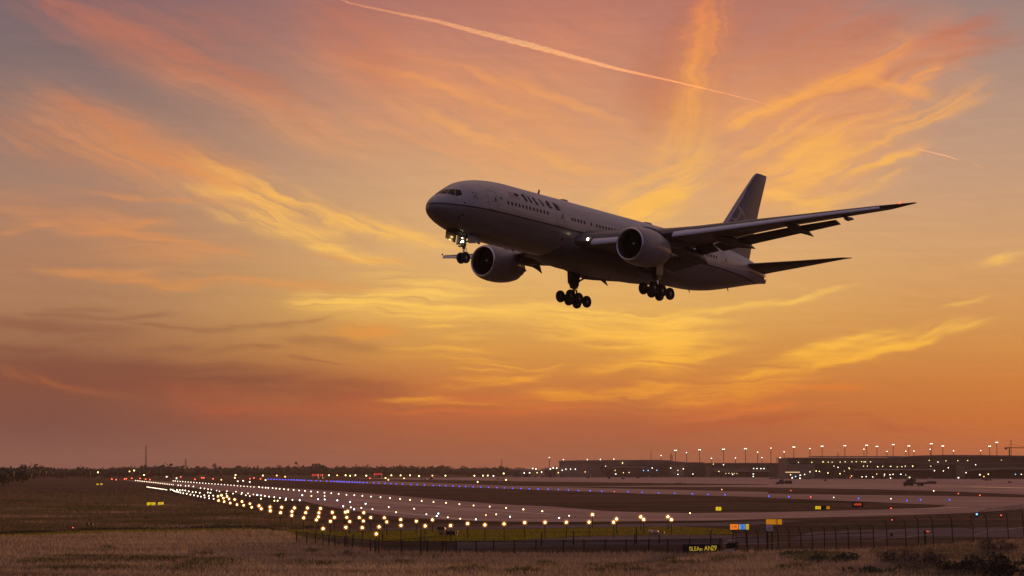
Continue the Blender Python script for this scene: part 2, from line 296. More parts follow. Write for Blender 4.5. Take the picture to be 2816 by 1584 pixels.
# ================================================================== THE AIRLINER (s = metres aft of the nose datum, y = port, z = up)
def glossy_paint(name):
    m = bpy.data.materials.new(name); m.use_nodes = True; t = m.node_tree; b = t.nodes['Principled BSDF']
    c = t.nodes.new('ShaderNodeTexCoord'); x = t.nodes.new('ShaderNodeSeparateXYZ'); t.links.new(c.outputs['Object'], x.inputs[0])
    r = t.nodes.new('ShaderNodeValToRGB'); e = r.color_ramp.elements; r.color_ramp.interpolation = 'CONSTANT'
    cols = [(0, (.20, .182, .192)), (.489, (.028, .014, .006)), (.508, (.355, .34, .39))]
    while len(e) < 3: e.new(.5)
    for el_, (p, k) in zip(e, cols): el_.position = p; el_.color = (*k, 1)
    mr = t.nodes.new('ShaderNodeMapRange'); mr.inputs[1].default_value = -4.6; mr.inputs[2].default_value = 3.4   # stripe at z = -0.6
    t.links.new(x.outputs[2], mr.inputs[0]); t.links.new(mr.outputs[0], r.inputs[0])
    # dirt streaks running aft
    mp = t.nodes.new('ShaderNodeMapping'); mp.inputs[3].default_value = (.22, 1.4, 1.4); t.links.new(c.outputs['Object'], mp.inputs[0])
    n = t.nodes.new('ShaderNodeTexNoise'); n.inputs['Scale'].default_value = 1.6; n.inputs['Detail'].default_value = 7; t.links.new(mp.outputs[0], n.inputs['Vector'])
    d = t.nodes.new('ShaderNodeMapRange'); d.inputs[1].default_value = .35; d.inputs[2].default_value = .75; d.inputs[3].default_value = 1.06; d.inputs[4].default_value = .80
    t.links.new(n.outputs['Fac'], d.inputs[0])
    # panel joints: faint frames every 3.2 m and stringer laps
    def joint(sock, period, wid):
        a = t.nodes.new('ShaderNodeMath'); a.operation = 'PINGPONG'; a.inputs[1].default_value = period; t.links.new(sock, a.inputs[0])
        g = t.nodes.new('ShaderNodeMath'); g.operation = 'LESS_THAN'; g.inputs[1].default_value = wid; t.links.new(a.outputs[0], g.inputs[0]); return g.outputs[0]
    j = t.nodes.new('ShaderNodeMath'); j.operation = 'MAXIMUM'; t.links.new(joint(x.outputs[0], 1.7, .016), j.inputs[0]); t.links.new(joint(x.outputs[2], .9, .010), j.inputs[1])
    k = t.nodes.new('ShaderNodeMath'); k.operation = 'MULTIPLY_ADD'; k.inputs[1].default_value = -.16; t.links.new(j.outputs[0], k.inputs[0]); t.links.new(d.outputs[0], k.inputs[2])
    v = t.nodes.new('ShaderNodeVectorMath'); v.operation = 'SCALE'; t.links.new(r.outputs[0], v.inputs[0]); t.links.new(k.outputs[0], v.inputs['Scale'])
    t.links.new(v.outputs[0], b.inputs['Base Color']); b.inputs['Roughness'].default_value = .34; b.inputs['Coat Weight'].default_value = .25; b.inputs['Coat Roughness'].default_value = .12
    return m
PAINT = glossy_paint('aircraft_paint')
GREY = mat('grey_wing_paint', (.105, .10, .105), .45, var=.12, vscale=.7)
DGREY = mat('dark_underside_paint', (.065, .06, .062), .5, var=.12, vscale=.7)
SLAT = mat('bare_slat_metal', (.66, .68, .74), .42, .25, var=.08, vscale=2)
COWL = mat('engine_cowl_paint', (.25, .235, .265), .33, coat=.2, var=.10, vscale=1.2)
LIP = mat('polished_lip', (.62, .62, .66), .22, .9)
INLET = mat('dark_inlet', (.008, .008, .009), .8)
GLASS = mat('dark_window_glass', (.006, .006, .008), .25, spec=.18)
PANE = mat('cabin_window_pane', (.014, .011, .013), .55, spec=.2)
LINE = mat('seal_line', (.06, .05, .055), .6)
TYRE = mat('tyre_rubber', (.018, .018, .018), .75)
HUB = mat('wheel_hub', (.30, .30, .31), .4, .6)
STEEL = mat('gear_steel', (.10, .10, .105), .45, .4)
CHROME = mat('oleo_chrome', (.7, .7, .72), .15, 1.0)
INK = mat('navy_lettering', (.010, .017, .04), .7, spec=.15)
BLUE = mat('tail_blue', (.016, .026, .105), .38, coat=.15, var=.15, vscale=.5)
GOLD = mat('tail_emblem_line', (.55, .50, .46), .5)
AMB = mat('tail_emblem_band', (.24, .11, .065), .5)

FT = np.array([(0.75,.02,-.84,-.92,-.88),(0.85,.40,-.46,-1.22,-.88),(1.10,.78,-.08,-1.48,-.88),(1.60,1.22,.34,-1.78,-.87),(2.20,1.60,.70,-2.04,-.83),(2.90,1.95,1.16,-2.30,-.75),
 (3.70,2.25,1.68,-2.53,-.63),(4.60,2.52,2.16,-2.73,-.48),(5.80,2.75,2.54,-2.90,-.33),(7.30,2.93,2.84,-3.00,-.17),(9.20,3.06,3.04,-3.08,-.05),(10.5,3.10,3.10,-3.10,0),(30,3.10,3.10,-3.10,0),
 (43,3.10,3.10,-3.10,0),(46,3.06,3.05,-2.98,.10),(49,2.88,2.93,-2.62,.28),(52,2.55,2.70,-2.06,.50),(54.8,2.08,2.40,-1.46,.66),(57.2,1.58,2.06,-.94,.72),(59.1,1.08,1.72,-.56,.68),
 (60.4,.66,1.36,-.32,.58),(61.25,.22,1.06,-.20,.46),(61.45,.17,.98,-.16,.42)])
def pchip(xs, ys, x):
    h = np.diff(xs); d = np.diff(ys)/h; m = np.zeros(len(xs))
    for i in range(1, len(xs)-1):
        if d[i-1]*d[i] > 0:
            a = 2*h[i]+h[i-1]; b = h[i]+2*h[i-1]; m[i] = (a+b)/(a/d[i-1]+b/d[i])
    m[0] = d[0]; m[-1] = d[-1]; x = min(max(x, xs[0]), xs[-1]); i = min(max(int(np.searchsorted(xs, x))-1, 0), len(xs)-2)
    t = (x-xs[i])/h[i]
    return (2*t**3-3*t*t+1)*ys[i]+(t**3-2*t*t+t)*h[i]*m[i]+(-2*t**3+3*t*t)*ys[i+1]+(t**3-t*t)*h[i]*m[i+1]
def prof(s): return [float(pchip(FT[:, 0], FT[:, k], s)) for k in (1, 2, 3, 4)]
def ysurf(s, z):
    w, t, b, m = prof(s); q = (z-m)/((t-m) if z >= m else (m-b)); return w*math.sqrt(max(0, 1-q*q))
def s_at(y, z):                                             # station where the nose has half-width y at height z
    a, b = .76, 9.0
    for _ in range(40):
        c = (a+b)/2
        w, t, bb, m = prof(c)
        if bb < z < t and ysurf(c, z) > y: b = c
        else: a = c
    return (a+b)/2
def Q(s, y, z): return Vector((-s, y, z))

plane = thing('airliner', 'white and grey twin-engine passenger jet on landing approach with wheels down', 'airplane', (-8.39, 190.08, 26.26 + H))
plane.rotation_euler = (math.radians(1.35), math.radians(-3.56), math.radians(231.0))

m_ = MB(); loops = []
for s in [.75, .76, .80, .85, .92, 1.0] + list(np.arange(1.1, 10.5, .22)) + list(np.arange(10.5, 44, 1.4)) + list(np.arange(44, 61.2, .5)) + [61.25, 61.38, 61.45]:
    w, t, b, z = prof(s); loops.append([Q(s, w*math.sin(a), z + ((t-z) if math.cos(a) > 0 else (z-b))*math.cos(a)) for a in np.linspace(0, 2*PI, 97)[:-1]])
m_.loft(loops); fus = m_.build('fuselage', PAINT, plane, 50)
# wing-to-body fairing under the centre section
m_ = MB(); loops = []
for s, w, zb in [(17.2,.5,-2.9),(18.2,1.7,-3.15),(19.5,2.7,-3.38),(21,3.25,-3.55),(23.5,3.55,-3.66),(28,3.62,-3.72),(33,3.55,-3.68),(36,3.2,-3.55),(38.5,2.6,-3.38),(40.5,1.7,-3.22),(42,.6,-3.0)]:
    loops.append([Q(s, w*math.copysign(abs(math.sin(a))**.8, math.sin(a)), -1.75 + (1.0 if math.cos(a) > 0 else (-1.75-zb))*math.copysign(abs(math.cos(a))**.75, math.cos(a))) for a in np.linspace(0, 2*PI, 49)[:-1]])
m_.loft(loops); m_.build('belly_fairing', mat('belly_fairing_paint', (.085, .078, .08), .42, var=.12, vscale=.8), plane, 50)

def decal(name, pts, m, off=.012, sub=0, parent=None, mapper=None):   # flat figure in (s, z) wrapped on the port side of the fuselage
    b = bmesh.new(); f = b.faces.new([b.verts.new((p[0], p[1], 0)) for p in pts])
    bmesh.ops.triangulate(b, faces=[f])
    if sub: bmesh.ops.subdivide_edges(b, edges=b.edges, cuts=sub, use_grid_fill=True)
    for v in b.verts:
        s, z = v.co.x, v.co.y; e = .02
        nz = -(ysurf(s, z+e)-ysurf(s, z-e))/(2*e); y = ysurf(s, z); k = off/math.sqrt(1+nz*nz)
        v.co = Q(s, y + k, z + nz*k)
    me = bpy.data.meshes.new(name); bmesh.ops.recalc_face_normals(b, faces=b.faces); b.to_mesh(me); b.free(); me.materials.append(m)
    return put(name, me, parent or fus)
def ring_pts(s0, s1, z0, z1, r, n=5):
    o = []
    for cx_, cz, a0 in ((s1-r, z1-r, 0), (s0+r, z1-r, 90), (s0+r, z0+r, 180), (s1-r, z0+r, 270)):
        for i in range(n+1): a = math.radians(a0 + 90*i/n); o.append((cx_ + r*math.cos(a), cz + r*math.sin(a)))
    return o
def outline(name, pts, m, w=.035, off=.014, parent=None):            # a closed thin band
    c = (sum(p[0] for p in pts)/len(pts), sum(p[1] for p in pts)/len(pts)); mb = MB(); loop = []
    dense = []
    for p, q in zip(pts, pts[1:]+pts[:1]):
        k = max(1, int(math.hypot(q[0]-p[0], q[1]-p[1])/.15)); dense += [(p[0]+(q[0]-p[0])*i/k, p[1]+(q[1]-p[1])*i/k) for i in range(k)]
    vs = []
    for s, z in dense:
        d = Vector((c[0]-s, c[1]-z)).normalized()*w
        for a, b_ in ((s, z), (s+d.x, z+d.y)): vs.append(Q(a, ysurf(a, b_)+off, b_))
    n = len(dense); mb.add(vs, [(2*i, 2*i+1, 2*((i+1) % n)+1, 2*((i+1) % n)) for i in range(n)])
    return mb.build(name, m, parent or fus)
for i, s in enumerate([9.05+.57*k for k in range(12)] + [19.4, 19.86, 20.4, 20.92, 21.46, 22.65] + [23.62+.535*k for k in range(9)] + [28.6+.54*k for k in range(28)] + [44.2, 44.72, 45.25, 45.76, 46.28]):
    decal('cabin_window', ring_pts(s-.13, s+.13, .56-.20, .56+.20, .12, 3), PANE)
for s0, s1, zt in ((6.28, 7.55, 1.48), (16.75, 18.0, 1.62), (29.5, 30.4, 1.0), (47.45, 48.68, 1.33)):
    d_ = outline('cabin_door', ring_pts(s0, s1, -.50, zt, .22), LINE)
    decal('door_window', ring_pts(s1-.36, s1-.18, .36, .80, .08, 3), GLASS)
    decal('door_handle', [(s0+.5, .36), (s0+.85, .34), (s0+.85, .28), (s0+.5, .30)], LINE)
outline('door_rail', [(5.9, 1.60), (7.0, 1.78), (8.0, 1.90), (7.0, 1.77)], LINE, .02)
for s, z, r in ((3.42, -.30, .085), (8.1, .85, .12), (3.42, -1.44, .085), (3.15, -1.66, .09), (18.3, -1.65, .12), (17.6, -2.2, .07), (16.3, -1.9, .06)):
    decal('vent_port', [(s+r*math.cos(a), z+1.15*r*math.sin(a)) for a in np.linspace(0, 2*PI, 11)[:-1]], INLET)
# cockpit glazing: outlines in (y, z) on the nose
def nosepane(name, pts, side=1):
    b = bmesh.new(); f = b.faces.new([b.verts.new((p[0], p[1], 0)) for p in pts]); bmesh.ops.triangulate(b, faces=[f]); bmesh.ops.subdivide_edges(b, edges=b.edges, cuts=3, use_grid_fill=True)
    for v in b.verts:
        y, z = v.co.x, v.co.y; v.co = Q(s_at(y, z) - .015, side*(y+.014), z + .008)
    me = bpy.data.meshes.new(name); bmesh.ops.recalc_face_normals(b, faces=b.faces); b.to_mesh(me); b.free(); me.materials.append(GLASS); me.shade_smooth()
    return put(name, me, fus)
for sd_ in (1, -1):
    nosepane('cockpit_window', [(.03, 1.16), (.48, 1.15), (.86, .56), (.03, .58)], sd_)
    nosepane('cockpit_window', [(.52, 1.15), (1.03, 1.10), (1.50, .36), (1.16, .49), (.90, .55)], sd_)
    nosepane('cockpit_window', [(1.09, 1.09), (1.46, 1.07), (1.82, .52), (1.60, .33), (1.55, .34)], sd_)
for sd_ in (1, -1):
    MB().tube([Q(s_at(.3, .56)-.02, sd_*.3, .57), Q(s_at(.55, .75)-.06, sd_*.55, .77)], .02, 6).build('wiper', LINE, fus)
# flag: thirteen stripes and a blue canton at its aft upper corner
fl = lambda u, v: (9.5 + 1.5*u + .06*v, 1.22 + .60*v)
RED, WHT = mat('flag_red', (.20, .03, .035), .5), mat('flag_white', (.5, .48, .48), .5)
mb = MB()
for k in range(13):
    mb.mi = k % 2
    for u0, u1 in ((0, .35), (.35, .7), (.7, 1)):
        pts = [fl(u0, k/13), fl(u1, k/13), fl(u1, (k+1)/13), fl(u0, (k+1)/13)]; mb.poly([Q(s, ysurf(s, z)+.013, z) for s, z in pts])
flag_o = mb.build('flag', [RED, WHT], fus)
decal('flag_canton', [fl(.58, 6/13), fl(1, 6/13), fl(1, 1), fl(.58, 1)], INK, .02, 1)
# the title: letters as leaning strokes, drawn in (s, z)
def stroke(pts, w):
    out = []; n = len(pts); L_, R_ = [], []
    for i, p in enumerate(pts):
        a, b = pts[max(i-1, 0)], pts[min(i+1, n-1)]; d = Vector((b[0]-a[0], b[1]-a[1])).normalized(); ww = w[i] if hasattr(w, '__len__') else w
        L_.append((p[0]-d.y*ww/2, p[1]+d.x*ww/2)); R_.append((p[0]+d.y*ww/2, p[1]-d.x*ww/2))
    return L_ + R_[::-1]
def letter(strokes):
    mb = MB()
    for pts, w in strokes:
        o = stroke(pts, [q*1.3 for q in w] if hasattr(w, '__len__') else w*1.3); n = len(o)//2
        vs = [Q(s, ysurf(s, z)+.014, z) for s, z in o]
        mb.add(vs, [(i, i+1, 2*n-2-i, 2*n-1-i) for i in range(n-1)])
    return mb.build('title_letter', INK, fus)
letter([([(11.66, 1.70), (11.78, 1.83), (11.95, 1.72), (12.05, 1.48), (12.16, 1.22)], [.2, .26, .28, .28, .28])])
letter([([(11.95, 1.98), (12.3, 2.02), (12.6, 1.90)], .05), ([(12.58, 1.92), (12.72, 1.70), (12.82, 1.46), (12.95, 1.22)], [.10, .2, .22, .26])])
letter([([(13.08, 2.03), (13.25, 1.96)], .12)])
letter([([(13.42, 1.86), (13.56, 1.72), (13.66, 1.50), (13.78, 1.26)], [.14, .2, .2, .22]), ([(13.42, 1.84), (13.62, 1.86), (13.82, 1.80)], [.14, .1, .04]), ([(13.66, 1.36), (13.80, 1.31), (14.06, 1.24)], [.26, .24, .06])])
letter([([(14.40, 1.90), (14.60, 1.80), (14.72, 1.56), (14.90, 1.24)], [.06, .16, .2, .22])])
letter([([(15.72, 1.62), (16.05, 1.60), (16.08, 1.76), (15.88, 1.88), (15.66, 1.82), (15.62, 1.60), (15.74, 1.40), (16.0, 1.27), (16.28, 1.24)], [.14, .14, .15, .15, .18, .2, .2, .18, .12])])
letter([([(16.78, 1.90), (16.95, 1.70), (17.05, 1.50), (17.15, 1.30)], [.14, .18, .2, .24]), ([(16.78, 1.88), (17.15, 1.84), (17.42, 1.72), (17.5, 1.62)], [.14, .12, .12, .10]), ([(16.98, 1.64), (17.2, 1.60), (17.5, 1.60)], [.12, .12, .14]), ([(17.1, 1.30), (17.35, 1.26), (17.66, 1.28)], [.24, .14, .10]), ([(17.1, 1.46), (17.28, 1.36), (17.42, 1.24)], [.2, .2, .2])])
# small star mark behind the cockpit and registration marks aft
for pts, w in (([(4.52, .98), (4.72, .90)], .10), ([(4.46, .84), (4.54, .76)], .08), ([(4.86, .86), (4.98, .80), (4.94, .68)], .07), ([(4.54, .50), (4.72, .58)], .09), ([(4.74, .62), (4.86, .52), (5.0, .38)], .05), ([(4.40, .30), (4.75, .30), (5.05, .27)], .02)):
    o = stroke(pts, w); n = len(o)//2; mb = MB(); mb.add([Q(s, ysurf(s, z)+.014, z) for s, z in o], [(i, i+1, 2*n-2-i, 2*n-1-i) for i in range(n-1)]); mb.build('star_emblem_mark', LINE, fus)
for i, pts in enumerate([[(0, 0), (0, .22), (.1, .22), (.11, .12), (.02, .11)], [(.1, 0), (0, 0), (0, .22), (.1, .2)], [(0, .1), (.1, .1)], [(0, .22), (.03, 0), (.1, .1), (.12, .22)], [(0, 0), (0, .2), (.12, .2), (.12, .02), (0, .0)], [(0, .22), (.02, .02), (.12, .02), (.12, .22)], [(.1, .22), (0, .12), (.1, 0)]]):
    s_ = 44.85 + .19*i; o = stroke([(s_+a, -1.10+b) for a, b in pts], .045); n = len(o)//2; mb = MB(); mb.add([Q(x, ysurf(x, z)+.014, z) for x, z in o], [(q, q+1, 2*n-2-q, 2*n-1-q) for q in range(n-1)]); mb.build('registration_letter', LINE, fus)
# antennas and domes along the crown, drain masts under the belly
def blade(s, z, h, c, rake, up=1, m=LINE):
    return MB().loft([[Q(s-c/2, -.02, z), Q(s, -.05, z), Q(s+c/2, -.02, z), Q(s+c/2, .02, z), Q(s, .05, z), Q(s-c/2, .02, z)], [Q(s-c*.3+rake, -.015, z+up*h), Q(s+rake, -.02, z+up*h), Q(s+c*.3+rake, -.015, z+up*h), Q(s+c*.3+rake, .015, z+up*h), Q(s+rake, .02, z+up*h), Q(s-c*.3+rake, .015, z+up*h)]]).build('antenna', m, fus)
blade(17.5, 3.08, .62, .34, .22)
for s in (11.2, 12.6, 13.8): blade(s, 3.08, .08, .3, .05)
for s, l in ((21.8, 1.35), (37.0, 1.7)):
    MB().loft([[Q(s + l/2*math.cos(a)*k, .42*math.sin(a)*k, 3.05+h) for a in np.linspace(0, 2*PI, 17)[:-1]] for k, h in ((1, 0), (.98, .16), (.8, .27), (.4, .32))]).build('antenna_dome', COWL, fus, 60)
for s, zz in ((39.2, -3.3), (45.2, -2.98), (53.2, -1.75), (30.0, -3.7)): blade(s, zz+.05, .42, .2, .18, -1)

# ---- wings
def interp(x, tab, k): return float(np.interp(x, [t[0] for t in tab], [t[k] for t in tab]))
LE = [(0, 19.0, -1.95), (3.1, 20.0, -1.62), (4.4, 20.9, -1.50), (8, 24.0, -.98), (12, 27.07, -.36), (18, 31.03, .64), (24, 34.99, 1.64), (28.3, 37.85, 2.28), (30.4, 41.2, 3.0)]
TE = [(0, 34.2, -1.3), (3.1, 34.4, -1.05), (8, 34.5, -.62), (10, 34.75, -.30), (14, 35.8, .48), (18.2, 36.85, 1.08), (23.2, 38.2, 1.62), (28.3, 40.2, 2.32), (30.4, 41.75, 3.02)]
AF = [(1, .004), (.92, .028), (.80, .055), (.65, .083), (.5, .100), (.36, .104), (.24, .095), (.14, .078), (.07, .057), (.025, .034), (0, .0), (.02, -.020), (.06, -.030), (.14, -.040), (.28, -.048), (.45, -.046), (.62, -.032), (.8, -.012), (.93, -.001), (1, -.002)]
def wingsec(y, sg, yk, thick):
    a, za, b, zb = interp(y, LE, 1), interp(y, LE, 2), interp(y, TE, 1), interp(y, TE, 2); c = b-a
    sh = max(0, y-24)/6.4*(-1.6 if sg < 0 else 0)
    return [Q(a + x*c + sh, sg*(y + (max(0, y-22)*.20 if sg < 0 else 0)), za + (zb-za)*x + t*c*thick) for x, t in AF]
FLTE = [(2.9, 37.3, -2.50), (7.9, 36.3, -1.95), (10.3, 36.4, -.92), (13.6, 37.6, -.20), (18.7, 38.35, .50), (23.0, 39.2, 1.15)]
AMBG = mat('green_nav_lens', (.02, .16, .08), .2); REDL = lamp_mat('red_nav_light', (1, .05, .015), 5); WHL = lamp_mat('landing_light_glow', (1, .78, .46), 9, True)
for sg in (1, -1):
    mb = MB(); ys = [0, 2, 3.1, 4.4, 6, 8, 10, 12, 15, 18, 21, 24, 26.5, 28.3]
    mb.loft([wingsec(y, sg, 0, 1.15 - .35*min(1, y/28)) for y in ys]); wing = mb.build('wing', [GREY], plane, 40)
    mb = MB(); mb.loft([wingsec(y, sg, 0, .8) for y in (28.35, 29.0, 29.6, 30.1, 30.4)]); mb.build('wing_tip', mat('dark_tip', (.03, .03, .033), .4), wing, 40)
    Y = lambda y: sg*(y + (max(0, y-22)*.20 if sg < 0 else 0))
    for y0, y1 in ((4.5, 8.6), (10.9, 28.25)):
        mb = MB(); loops = []
        for y in np.linspace(y0, y1, 10):
            a, za = interp(y, LE, 1), interp(y, LE, 2); k = 1.0 - .55*(y/28)**1.2; sh = max(0, y-24)/6.4*(-1.6 if sg < 0 else 0)
            loops.append([Q(a + sh + .05 + k*(-.42 + .78*x), Y(y), za - .06 + k*(.58*zz - .34*(1-x))) for x, zz in ((1.35, .72), (.9, .70), (.5, .58), (.2, .36), (.04, .12), (0, -.08), (.05, -.28), (.22, -.44), (.30, -.42), (.22, -.2), (.30, .1), (.6, .38), (1.0, .56))])
        mb.loft(loops); mb.build('slat', SLAT, wing, 40)
    for y0, y1, gap in ((3.4, 7.9 if sg > 0 else 9.9, 0), (10.35, 23.0, 0)):
        mb = MB(); loops = []
        for y in np.linspace(y0, y1, 8):
            s1, z1 = interp(y, FLTE, 1), interp(y, FLTE, 2) - (.5 if sg < 0 and y0 < 9 else 0); s0 = interp(y, TE, 1) - (.55 if y0 < 9 else .15) ; z0 = interp(y, TE, 2) - (.75 if y0 < 9 else .30)
            z0 += .10 if y0 > 9 else 0
            d = Vector((s1-s0, z1-z0)); L = d.length; d.normalize(); n2 = Vector((-d.y, d.x))
            loops.append([Q(s0 + d.x*L*x + n2.x*L*t, Y(y), z0 + d.y*L*x + n2.y*L*t) for x, t in ((1, .006), (.7, .05), (.4, .085), (.15, .085), (.03, .05), (0, 0), (.05, -.035), (.3, -.05), (.65, -.03), (1, -.006))])
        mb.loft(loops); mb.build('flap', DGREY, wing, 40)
    mb = MB(); loops = []
    for y in (8.15, 10.15) if sg > 0 else (10.0, 10.3):
        s0, z0 = interp(y, TE, 1)-.1, interp(y, TE, 2)-.12
        loops.append([Q(s0 + x, Y(y), z0 + t - .42*x) for x, t in ((0, .1), (.5, .1), (1.25, .01), (1.25, -.01), (.4, -.1), (0, -.08))])
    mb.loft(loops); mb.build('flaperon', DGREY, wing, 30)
    for y, tip, r in (((8.25, (36.9, -2.15), .46), (12.9, (38.7, -.52), .36)) if sg > 0 else ((5.3, (37.0, -3.25), .40), (14.9, (37.3, -1.0), .34))) + ( (19.4, (39.75, .32), .30), (24.3, (39.6, 1.62), .17)):
        a, b = interp(y, LE, 1), interp(y, TE, 1); zt = interp(y, TE, 2); zl = interp(y, LE, 2); s0 = a + .38*(b-a) if r > .2 else b-1.6
        zz = lambda s: zl + (zt-zl)*(s-a)/(b-a) - .05*(b-a)*.7
        path = [Q(s0, Y(y), zz(s0)-.1), Q(s0+.6, Y(y), zz(s0+.6)-r*.45), Q((s0+b)/2, Y(y), zz((s0+b)/2)-r*.8), Q(b-.3, Y(y), zz(b-.3)-r*1.2), Q((b+tip[0])/2, Y(y), (zz(b)-r+tip[1])/2+.05), Q(tip[0], Y(y), tip[1])]
        MB().tube(path, [r*.1, r*.6, r, r*1.0, r*.72, .03], 14, squash=1.35).build('flap_fairing', GREY, wing, 50)
    MB().ball(Q(39.8, sg*29.45, 2.80) if sg > 0 else Q(38.3, -31.0, 2.85), .11, 2).build('navigation_light', REDL if sg > 0 else AMBG, wing)
    MB().ball(Q(20.62, sg*4.2, -1.44), .17, 2).build('landing_light', WHL, wing)
    MB().ball(Q(20.72, sg*4.25, -1.46), .32, 2, (.6, 1, 1)).build('light_housing', mat('light_housing_metal', (.5, .5, .5), .3, .6), wing)

# ---- engines
for sg in (1, -1):
    c = Vector((0, sg*9.6, -2.48)); s0 = 20.28
    def lat(pr): return [(-(s0+a), r) for a, r in pr]
    eng = MB().lathe(lat([(.06, 1.60), (.14, 1.68), (.32, 1.77), (.8, 1.89), (1.6, 1.97), (2.5, 1.98), (3.4, 1.90), (4.2, 1.76), (4.9, 1.57), (5.35, 1.42), (5.36, 1.38), (4.6, 1.40)]), c, 'x', 56).build('engine', COWL, plane, 35)
    MB().lathe(lat([(.75, 1.44), (.42, 1.435), (.2, 1.455), (.08, 1.495), (.015, 1.55), (.005, 1.585), (.02, 1.62), (.075, 1.655), (.14, 1.682)]), c, 'x', 56).build('inlet_lip', LIP, eng, 60)
    MB().lathe(lat([(.74, 1.44), (1.25, 1.46), (1.26, .3)]), c, 'x', 40).build('inlet_duct', INLET, eng, 40)
    mb = MB()
    for k in range(22):
        a = 2*PI*k/22; R = Matrix.Rotation(a, 4, 'X')
        mb.add([c + Vector((-(s0+1.02), 0, 0)) + R @ Vector(p) for p in ((0, -.04, .36), (-.14, .10, .36), (-.2, .16, .9), (-.24, .24, 1.43), (.06, .04, 1.43), (.05, -.02, .9))], [(0, 1, 2, 3, 4, 5)])
    mb.build('fan', mat('fan_blade_metal', (.004, .004, .004), .8, 0), eng)
    MB().lathe(lat([(.45, .01), (.55, .12), (.75, .24), (1.05, .38), (1.2, .40)]), c, 'x', 24).build('spinner', mat('spinner_black', (.008, .008, .008), .7), eng, 50)
    MB().ball(c + Vector((-(s0+.62), .10*1, .10)), .13, 2, (.7, .8, 1)).build('spinner_mark', mat('spinner_white', (.62, .62, .62), .6), eng)
    MB().lathe(lat([(4.0, 1.22), (5.0, 1.10), (6.0, .88), (6.35, .80), (6.3, .70), (5.8, .72)]), c, 'x', 36).build('core_nozzle', mat('nozzle_metal', (.14, .12, .11), .4, .8), eng, 40)
    MB().lathe(lat([(5.6, .55), (6.4, .48), (7.1, .26), (7.6, .03)]), c, 'x', 28).build('exhaust_plug', mat('nozzle_metal', (.14, .12, .11), .4, .8), eng, 50)
    loops = []
    for s, zb, zt, w in ((21.6, -.95, -.62, .10), (22.8, -1.0, -.32, .24), (24.3, -1.2, -.30, .30), (25.6, -1.4, -.55, .32), (27.2, -1.8, -.62, .30), (29.4, -1.6, -.75, .2), (31.0, -1.0, -.8, .06)):
        loops.append([Q(s, sg*9.6-w, zb), Q(s, sg*9.6+w, zb), Q(s, sg*9.6+w*.9, zt), Q(s, sg*9.6-w*.9, zt)])
    MB().loft(loops).build('pylon', GREY, eng, 40)
    yk = sg*9.6 - sg*.95
    MB().loft([[Q(22.2, yk, -.86), Q(23.6, yk, -.66), Q(23.6, yk-sg*.04, -.68), Q(22.2, yk-sg*.04, -.88)], [Q(23.0, yk-sg*.30, -.55), Q(23.6, yk-sg*.34, -.40), Q(23.6, yk-sg*.37, -.42), Q(23.0, yk-sg*.33, -.57)]]).build('cowl_strake', DGREY, eng)

# ---- tail
def sec(s0, s1, z, th, n=9):                                # vertical-fin section
    up = [(1, 0), (.7, .42), (.4, .5), (.18, .42), (.05, .24), (0, 0)]
    return [Q(s0+(s1-s0)*x, t*th, z) for x, t in up] + [Q(s0+(s1-s0)*x, -t*th, z) for x, t in up[-2:0:-1]]
finT = [(2.2, 49.3, 57.95, .95), (5.5, 51.99, 58.95, .78), (9, 55.3, 60.25, .58), (12.6, 58.85, 61.70, .36), (12.98, 59.5, 61.78, .22)]
mb = MB(); zs = [2.2, 4, 5.5, 7.2, 9, 10.8, 12.3, 12.75, 12.98]
mb.loft([sec(interp(z, finT, 1), interp(z, finT, 2), z, interp(z, finT, 3)) for z in zs]); fin = mb.build('tail_fin', BLUE, plane, 40)
mb = MB(); loops = []
for z in zs:                                                # pale leading edge strip
    a = interp(z, finT, 1); t = interp(z, finT, 3)
    loops.append([Q(a+.55, t*.33, z), Q(a+.12, t*.16+.03, z), Q(a-.05, 0, z), Q(a+.12, -t*.16-.03, z), Q(a+.55, -t*.33, z)])
mb.loft(loops, False, False); mb.build('leading_edge', mat('fin_edge_metal', (.40, .38, .42), .4, .4), fin, 60)
def finy(s, z):
    a, b, t = interp(z, finT, 1), interp(z, finT, 2), interp(z, finT, 3); x = min(max((s-a)/(b-a), 0), 1)
    return float(np.interp(x, [0, .05, .18, .4, .7, 1], [0, .24, .42, .5, .42, 0]))*t
def finline(pts, w, m):
    P = []
    for p, q in zip(pts, pts[1:]):
        for k in range(8): P.append((p[0]+(q[0]-p[0])*k/8, p[1]+(q[1]-p[1])*k/8))
    P.append(pts[-1]); o = stroke(P, w); n = len(o)//2
    return [Q(s, finy(s, z)+.02, z) for s, z in o], [(i, i+1, 2*n-2-i, 2*n-1-i) for i in range(n-1)]
def arc(c, rx, rz, a0, a1, n=14): return [(c[0]+rx*math.cos(math.radians(a)), c[1]+rz*math.sin(math.radians(a))) for a in np.linspace(a0, a1, n)]
mb = MB()
for pts, w in ((arc((52.6, 4.6), 4.75, 4.35, 68, 2), .16), (arc((52.6, 4.6), 4.3, 4.1, 66, 4), .07), (arc((54.2, 7.6), 1.25, 1.15, 75, -115), .14), (arc((53.6, 6.3), 2.6, 2.3, 60, -60), .10), (arc((52.1, 4.3), 1.9, 1.5, 100, 20), .12), (arc((53.4, 1.8), 4.6, 4.4, 75, 20), .10), (arc((57.4, 1.4), 2.4, 3.3, 130, 70), .09)):
    pts = [p for p in pts if interp(p[1], finT, 1)+.3 < p[0] < interp(p[1], finT, 2)-.1 and p[1] > 2.6]
    if len(pts) > 2: mb.add(*finline(pts, w, GOLD))
mb.build('globe_emblem', GOLD, fin)
mb = MB()
